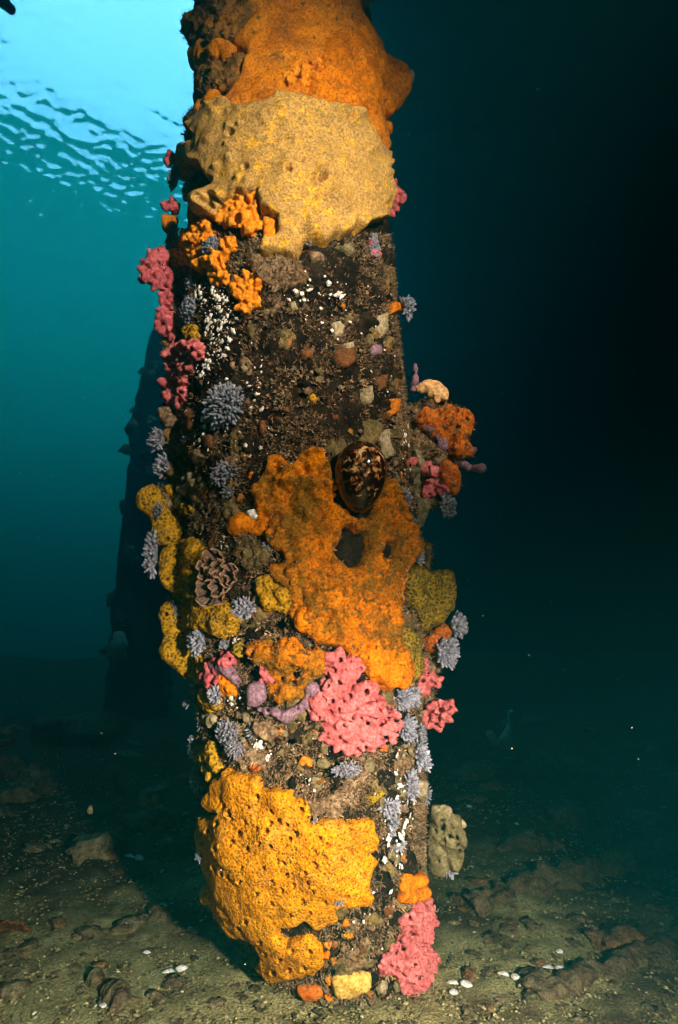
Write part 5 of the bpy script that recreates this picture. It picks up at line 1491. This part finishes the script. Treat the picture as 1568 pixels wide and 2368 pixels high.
CL(7, 1390, 680, 60, 70, 26, 'grey violet polyp tuft against the orange sponge flank', m='violet', ln=14, seed=21)
CL(7, 330, 340, 90, 90, 30, 'mauve polyps growing on the topmost mustard lobe', m='violet', ln=13, lift=.014, seed=22)
CL(5, 450, 980, 85, 85, 64, 'bluish polyp clump hanging under the right hand cluster', m='grey', ln=20, seed=23)
CL(5, 190, 940, 46, 66, 24, 'few grey polyps in the seam right of the cowry', m='violet', ln=17, seed=24)
CL(5, 500, 1740, 70, 80, 40, 'pale polyp clump on the right edge under the olive lump', m='pale', ln=24, seed=25)
CL(5, 440, 1900, 110, 110, 80, 'large pale feathery clump on the right edge beside the orange flap', m='pale', ln=24, seed=26)
CL(3, 1265, 1090, 85, 55, 70, 'pale violet clump between two spiky pink sponges', m='pale', ln=20, seed=27)
CL(4, 350, 255, 80, 62, 64, 'grey polyp clump low on the left below the cream lump', m='violet', ln=18, seed=28)
CL(4, 400, 320, 60, 50, 34, 'violet polyp tuft on the pinkish brown crust', m='violet', ln=15, lift=.008, seed=29)
CL(4, 205, 320, 36, 56, 30, 'bluish polyp tuft on the lower left edge', m='grey', ln=19, seed=30)
CL(4, 215, 465, 40, 60, 36, 'bluish polyp tuft on the left edge above the golden colony', m='grey', ln=19, seed=31)
CL(4, 865, 415, 75, 40, 46, 'violet polyp tuft on the brown ledge above the golden colony', m='violet', ln=13, lift=.014, seed=32)
CL(4, 1140, 240, 70, 70, 60, 'pale clump right of the big pink sponge', m='pale', ln=22, seed=33)
CL(4, 1195, 350, 44, 70, 46, 'pale feathery tuft on the lower right edge', m='pale', ln=22, seed=34)
CL(4, 1160, 490, 50, 80, 50, 'pale grey tuft above the cream crust on the right', m='pale', ln=20, seed=35)
CL(4, 1070, 590, 64, 48, 40, 'pale grey tuft right of the golden colony', m='pale', ln=18, seed=36)
CL(4, 1110, 765, 60, 24, 22, 'flattened pale tuft on the lower right of the pile', m='pale', ln=12, seed=37)
CL(4, 325, 85, 46, 40, 26, 'grey polyps among orange crust on the lower left', m='pale', ln=17, lift=.008, seed=38)
CL(4, 740, 655, 24, 32, 12, 'small violet tuft in a notch of the golden colony', m='violet', ln=11, lift=.006, seed=39)
CL(4, 280, 805, 36, 18, 12, 'pale bluish tuft on the left of the golden colony', m='pale', ln=10, lift=.016, seed=40)
CL(4, 838, 992, 30, 16, 10, 'pale mauve tuft low on the golden colony', m='pale', ln=9, lift=.014, seed=41)
CL(4, 175, 120, 30, 20, 12, 'faint bluish tuft sticking out left below the mustard leaf lobe', m='grey', ln=16, seed=42)
CL(4, 1345, 870, 52, 34, 30, 'white fringe of polyps under the greenish sea squirt lump', m='pale', ln=14, seed=43)

for o in list(bpy.data.objects):
    if o.type == 'MESH' and o.parent is None and len(o.data.materials) and o.data.vertices and len(o.data.vertices) > 900:
        mn = o.data.materials[0].name
        if mn in ('olive_brown_crust', 'brown_crust'):
            fuzz(o, len(o.data.vertices) // 3, .0065, 'turf', len(o.name))
        elif mn in ('silted_orange_sponge',):
            fuzz(o, len(o.data.vertices) // 6, .004, 'turf', len(o.name))
        elif mn == 'rough_rusty_crust':
            fuzz(o, len(o.data.vertices) // 6, .005, 'turf', len(o.name))
        elif mn in ('red_orange_sponge',):
            fuzz(o, len(o.data.vertices) // 9, .0055, 'turf', len(o.name))

# ---- little tufts wedged between the crusts along both edges
for i, (x_, y_) in enumerate(((938, 720), (952, 1215), (962, 1285), (972, 1700), (978, 1765), (982, 1835), (955, 1610), (905, 1905))):
    clump(x_, y_, 20, 28, 14, 'small pale polyp tuft wedged among crusts along the right edge of the pile', m=('pale', 'grey')[i % 2], ln=17, seed=300 + i)
for i, (x_, y_) in enumerate(((442, 655), (432, 1005), (452, 1595), (466, 1665), (600, 1275), (585, 1690), (520, 1555))):
    clump(x_, y_, 20, 24, 13, 'small grey polyp tuft wedged among crusts on the left side of the pile', m=('grey', 'violet')[i % 2], ln=15, seed=320 + i)

# ---- small parts of the pile itself: turf, white flecks, scraps of crust
def inside_any(px, py, polys, mrg=0):
    r = np.zeros(px.shape, bool)
    for p in polys:
        xs = [a[0] for a in p]; ys = [a[1] for a in p]
        b = (px > min(xs)) & (px < max(xs)) & (py > min(ys)) & (py < max(ys))
        if b.any():
            r[b] |= poly_sd(px[b], py[b], p) > mrg
    return r

def turf():
    g = np.random.default_rng(77)
    n = 160000
    z = g.uniform(-.02, 1.2, n); th = g.uniform(-1.9, 1.9, n)
    px, py = unfold(th, z)
    B = surf(th, z)
    d = .6 * fbm(B, 14, 3) + .9 * fbm(B, 70, 2)
    k = (py > 540) & (py < 2330) & (d + g.uniform(-.35, .35, n) > -.05)
    bare = inside_any(px, py, [c2((870, 180), (1130, 200), (1110, 420), (900, 470), (860, 330)), c2((330, 300), (560, 300), (560, 700), (400, 960), (330, 900))])
    k &= ~(bare & (g.random(n) < .75))
    k &= ~inside_any(px, py, SHEETS, 2)
    z, th, B = z[k], th[k], B[k]
    n = len(z)
    N_ = nrm(th); T1 = np.stack([np.cos(th), np.sin(th), 0 * th], 1); T2 = np.tile([0, 0, 1.0], (n, 1))
    V, F = [], []
    for b in range(2):
        a = g.uniform(0, 6.28, n)
        L = g.uniform(.0012, .0036, n)[:, None]
        w = g.uniform(.0006, .0012, n)[:, None]
        dirv = N_ * g.uniform(.3, 1, n)[:, None] + T1 * g.normal(size=n)[:, None] * .6 + T2 * g.normal(size=n)[:, None] * .6
        dirv /= np.linalg.norm(dirv, axis=1)[:, None]
        sd = T1 * np.cos(a)[:, None] + T2 * np.sin(a)[:, None]
        root = B - N_ * .003 + sd * .0012
        V.append(np.stack([root - sd * w, root + sd * w, root + dirv * (L + .003) + sd * w * .5, root + dirv * (L + .003) * .9 - sd * w * .6], 1))
    tall = g.permutation(n)[:int(n * .16)]
    t0_, ts_ = facing(z[tall])
    tall = tall[np.abs(th[tall] - t0_) > ts_ * .72]
    for b in range(4):
        k2 = len(tall)
        L = g.uniform(.004, .011, k2)[:, None]; w = g.uniform(.0004, .0009, k2)[:, None]
        dirv = N_[tall] * g.uniform(.5, 1, k2)[:, None] + T1[tall] * g.normal(size=k2)[:, None] * .5 + T2[tall] * g.normal(size=k2)[:, None] * .5
        dirv /= np.linalg.norm(dirv, axis=1)[:, None]
        a = g.uniform(0, 6.28, k2)
        sd = T1[tall] * np.cos(a)[:, None] + T2[tall] * np.sin(a)[:, None]
        root = B[tall] - N_[tall] * .003
        V.append(np.stack([root - sd * w, root + sd * w, root + dirv * L + sd * w * .5, root + dirv * L * .93 - sd * w * .6], 1))
    V = np.concatenate(V)
    m = len(V)
    q = np.arange(m * 4).reshape(m, 4)
    o = solid('turf', V.reshape(-1, 3), q, None, M['turf'], False, PILE)
    tag(o, 'short brown algal turf', kind='stuff')
turf()

def pile_bits():
    g = random.Random(99)
    todo = {'white_fleck': [], 'crust_scrap': []}
    def put(name, me, parent, loc, rot, scale):
        todo[name].append((max(scale), me, loc, rot, scale))
    def bit(seed, flat, m, st):
        v0, f0 = ICO1 if st == 1 else ICO2
        n = fbm(v0 + seed * 2.3, 1.3, 2)
        v = v0 * (1 + (.95 if m == 'white' else .85) * n[:, None]); v[:, 2] *= flat
        return mk_mesh('white_fleck' if m == 'white' else 'crust_scrap', v, None, f0, True, M[m])
    WF = [bit(i, .6, 'white', 2) for i in range(10)]
    regions = [(c2((600, 200), (1280, 200), (1300, 700), (1200, 1000), (600, 1050), (420, 900)), 60, 1.3), (c4((560, 200), (1200, 330), (1230, 640), (700, 560)), 40, 1.6), (c2((330, 290), (480, 310), (560, 470), (520, 600), (460, 660), (400, 760), (330, 740), (390, 620), (400, 440), (340, 340)), 190, 2.5),
               (c2((600, 560), (670, 560), (660, 900), (600, 900)), 12, 3), (c2((860, 240), (1080, 250), (1110, 560), (1060, 560), (860, 480)), 24, 3),
               (c2((280, 880), (420, 960), (440, 1110), (300, 1120)), 22, 2.6), (c2((340, 720), (620, 760), (700, 920), (620, 900)), 10, 2.8),
               (c4((1030, 650), (1170, 640), (1160, 860), (1030, 870)), 40, 3), (c4((430, 280), (560, 290), (550, 400), (430, 380)), 22, 3),
               (c7((1040, 1530), (1130, 1540), (1130, 1640), (1050, 1640)), 12, 2.6), (c5((140, 480), (200, 480), (220, 900), (140, 880)), 22, 2.4),
               (c2((480, 950), (700, 1000), (700, 1280), (540, 1290)), 12, 2.4), (c4((1090, 330), (1140, 330), (1140, 620), (1090, 600)), 14, 2.4),
               (c7((940, 580), (1060, 570), (1000, 720), (930, 720)), 9, 2.6), (c2((720, 240), (900, 240), (900, 330), (780, 430)), 10, 3),
               (c4((340, 40), (440, 60), (430, 150), (360, 140)), 12, 3), (c4((900, 1000), (1080, 880), (1050, 1250), (900, 1300)), 10, 2)]
    for poly, n, r in regions:
        xs = [p[0] for p in poly]; ys = [p[1] for p in poly]
        c = 0; tries = 0
        while c < n and tries < 2000:
            tries += 1
            x, y = g.uniform(min(xs), max(xs)), g.uniform(min(ys), max(ys))
            if poly_sd(np.array([x]), np.array([y]), poly)[0] < 0:
                continue
            P, th, miss, t = hit(x, y)
            if miss:
                continue
            s = r * (.45 + 1.9 * g.random() ** 2.5) * t / FPX
            el = g.choice((1, 1, 1.3, 1.7))
            put('white_fleck', g.choice(WF), PILE, P + nrm(np.array(th)) * .0035 - np.array(PILE.location), (rad(90), g.uniform(0, 6.28), th), (s * el, s / el ** .4, s * .8))
            c += 1
    SC = [bit(i + 30, .5, m, 2) for i, m in enumerate(('crust', 'crust', 'dull', 'rust', 'turf_rough', 'squirt', 'brown_disc', 'crust', 'orange', 'crust', 'turf_rough', 'dull', 'rust_rough', 'dull', 'turf_rough', 'squirt'))]
    SC_DULL = [SC[i] for i in (0, 1, 4, 6, 10, 12)]
    zones = [(c2((560, 160), (1300, 160), (1360, 700), (1330, 1150), (1240, 1100), (1000, 1000), (660, 1060), (300, 1200), (300, 900), (620, 760)), 34, 3, 8),
             (c3((330, 0), (640, 60), (640, 560), (420, 440), (330, 200)), 80, 4, 11), (c4((220, 0), (560, 60), (1200, 300), (1230, 600), (1020, 620), (560, 480), (220, 300)), 130, 4, 12),
             (c4((880, 1060), (1100, 1020), (1030, 1300), (780, 1330), (790, 1150)), 26, 5, 12), (c4((1040, 620), (1240, 600), (1250, 1000), (1100, 1000)), 34, 4, 11),
             (c5((120, 100), (260, 100), (260, 1100), (130, 900)), 60, 5, 12), (c4((590, 1380), (1250, 1330), (1250, 1480), (600, 1500)), 40, 5, 12), (c1((290, 700), (370, 760), (380, 1050), (300, 1060)), 14, 7, 14), (c6((480, 1450), (860, 1520), (700, 1700), (520, 1780)), 16, 7, 14)]
    for poly, n, r0, r1 in zones:
        xs = [p[0] for p in poly]; ys = [p[1] for p in poly]
        c = 0; tries = 0
        while c < n and tries < 2000:
            tries += 1
            x, y = g.uniform(min(xs), max(xs)), g.uniform(min(ys), max(ys))
            if poly_sd(np.array([x]), np.array([y]), poly)[0] < 0:
                continue
            P, th, miss, t = hit(x, y)
            if miss:
                continue
            s = g.uniform(r0, r1) * t / FPX
            put('crust_scrap', g.choice(SC if len(poly) < 9 and y > 1080 else SC_DULL), PILE, P - np.array(PILE.location), (rad(90) + g.uniform(-.4, .4), g.uniform(0, 6.28), th), (s * g.uniform(.8, 1.5), s, s * g.uniform(.35, .8)))
            c += 1
    from mathutils import Euler
    for name, lst in todo.items():
        lst.sort(key=lambda q: -q[0])
        for _, me, loc, rot, sc in lst[:295]:
            obj(name, me, PILE, loc, rot, sc)
        V, F, k = [], [], 0
        for _, me, loc, rot, sc in lst[295:]:
            co = np.zeros(len(me.vertices) * 3, np.float32); me.vertices.foreach_get('co', co)
            R = np.array(Euler(rot).to_matrix())
            V.append((co.reshape(-1, 3) * np.array(sc)) @ R.T + np.array(loc))
            tr = np.zeros(len(me.loops), np.int32); me.loops.foreach_get('vertex_index', tr)
            F.append(tr.reshape(-1, 3) + k); k += len(me.vertices)
        if V:
            o = obj('small_' + name + 's', mk_mesh(name, np.concatenate(V), None, np.concatenate(F), True, M['white' if name == 'white_fleck' else 'crust']), PILE)
            o['kind'] = 'stuff'

pile_bits()

# ---- motes drifting in the water
g = np.random.default_rng(123)
n = 1500
Y = .40 + 1.5 * g.random(n) ** .8
X = g.uniform(-.6, .62, n) * Y
u = g.uniform(-.85, .85, n) + .22
Z = CAM_H + u * Y
k = Z > .04
pos = np.stack([X, Y, Z], 1)[k]
s = (.00030 + .00055 * g.random(len(pos)) ** 3) * (.5 + pos[:, 1] * .7)
v, f = scatter_mesh(pos, s, OCT, g, .8, .3)
mo = solid('drifting_dust', v, None, f, M['mote'], False)
tag(mo, 'fine pale motes drifting in the water', kind='stuff')
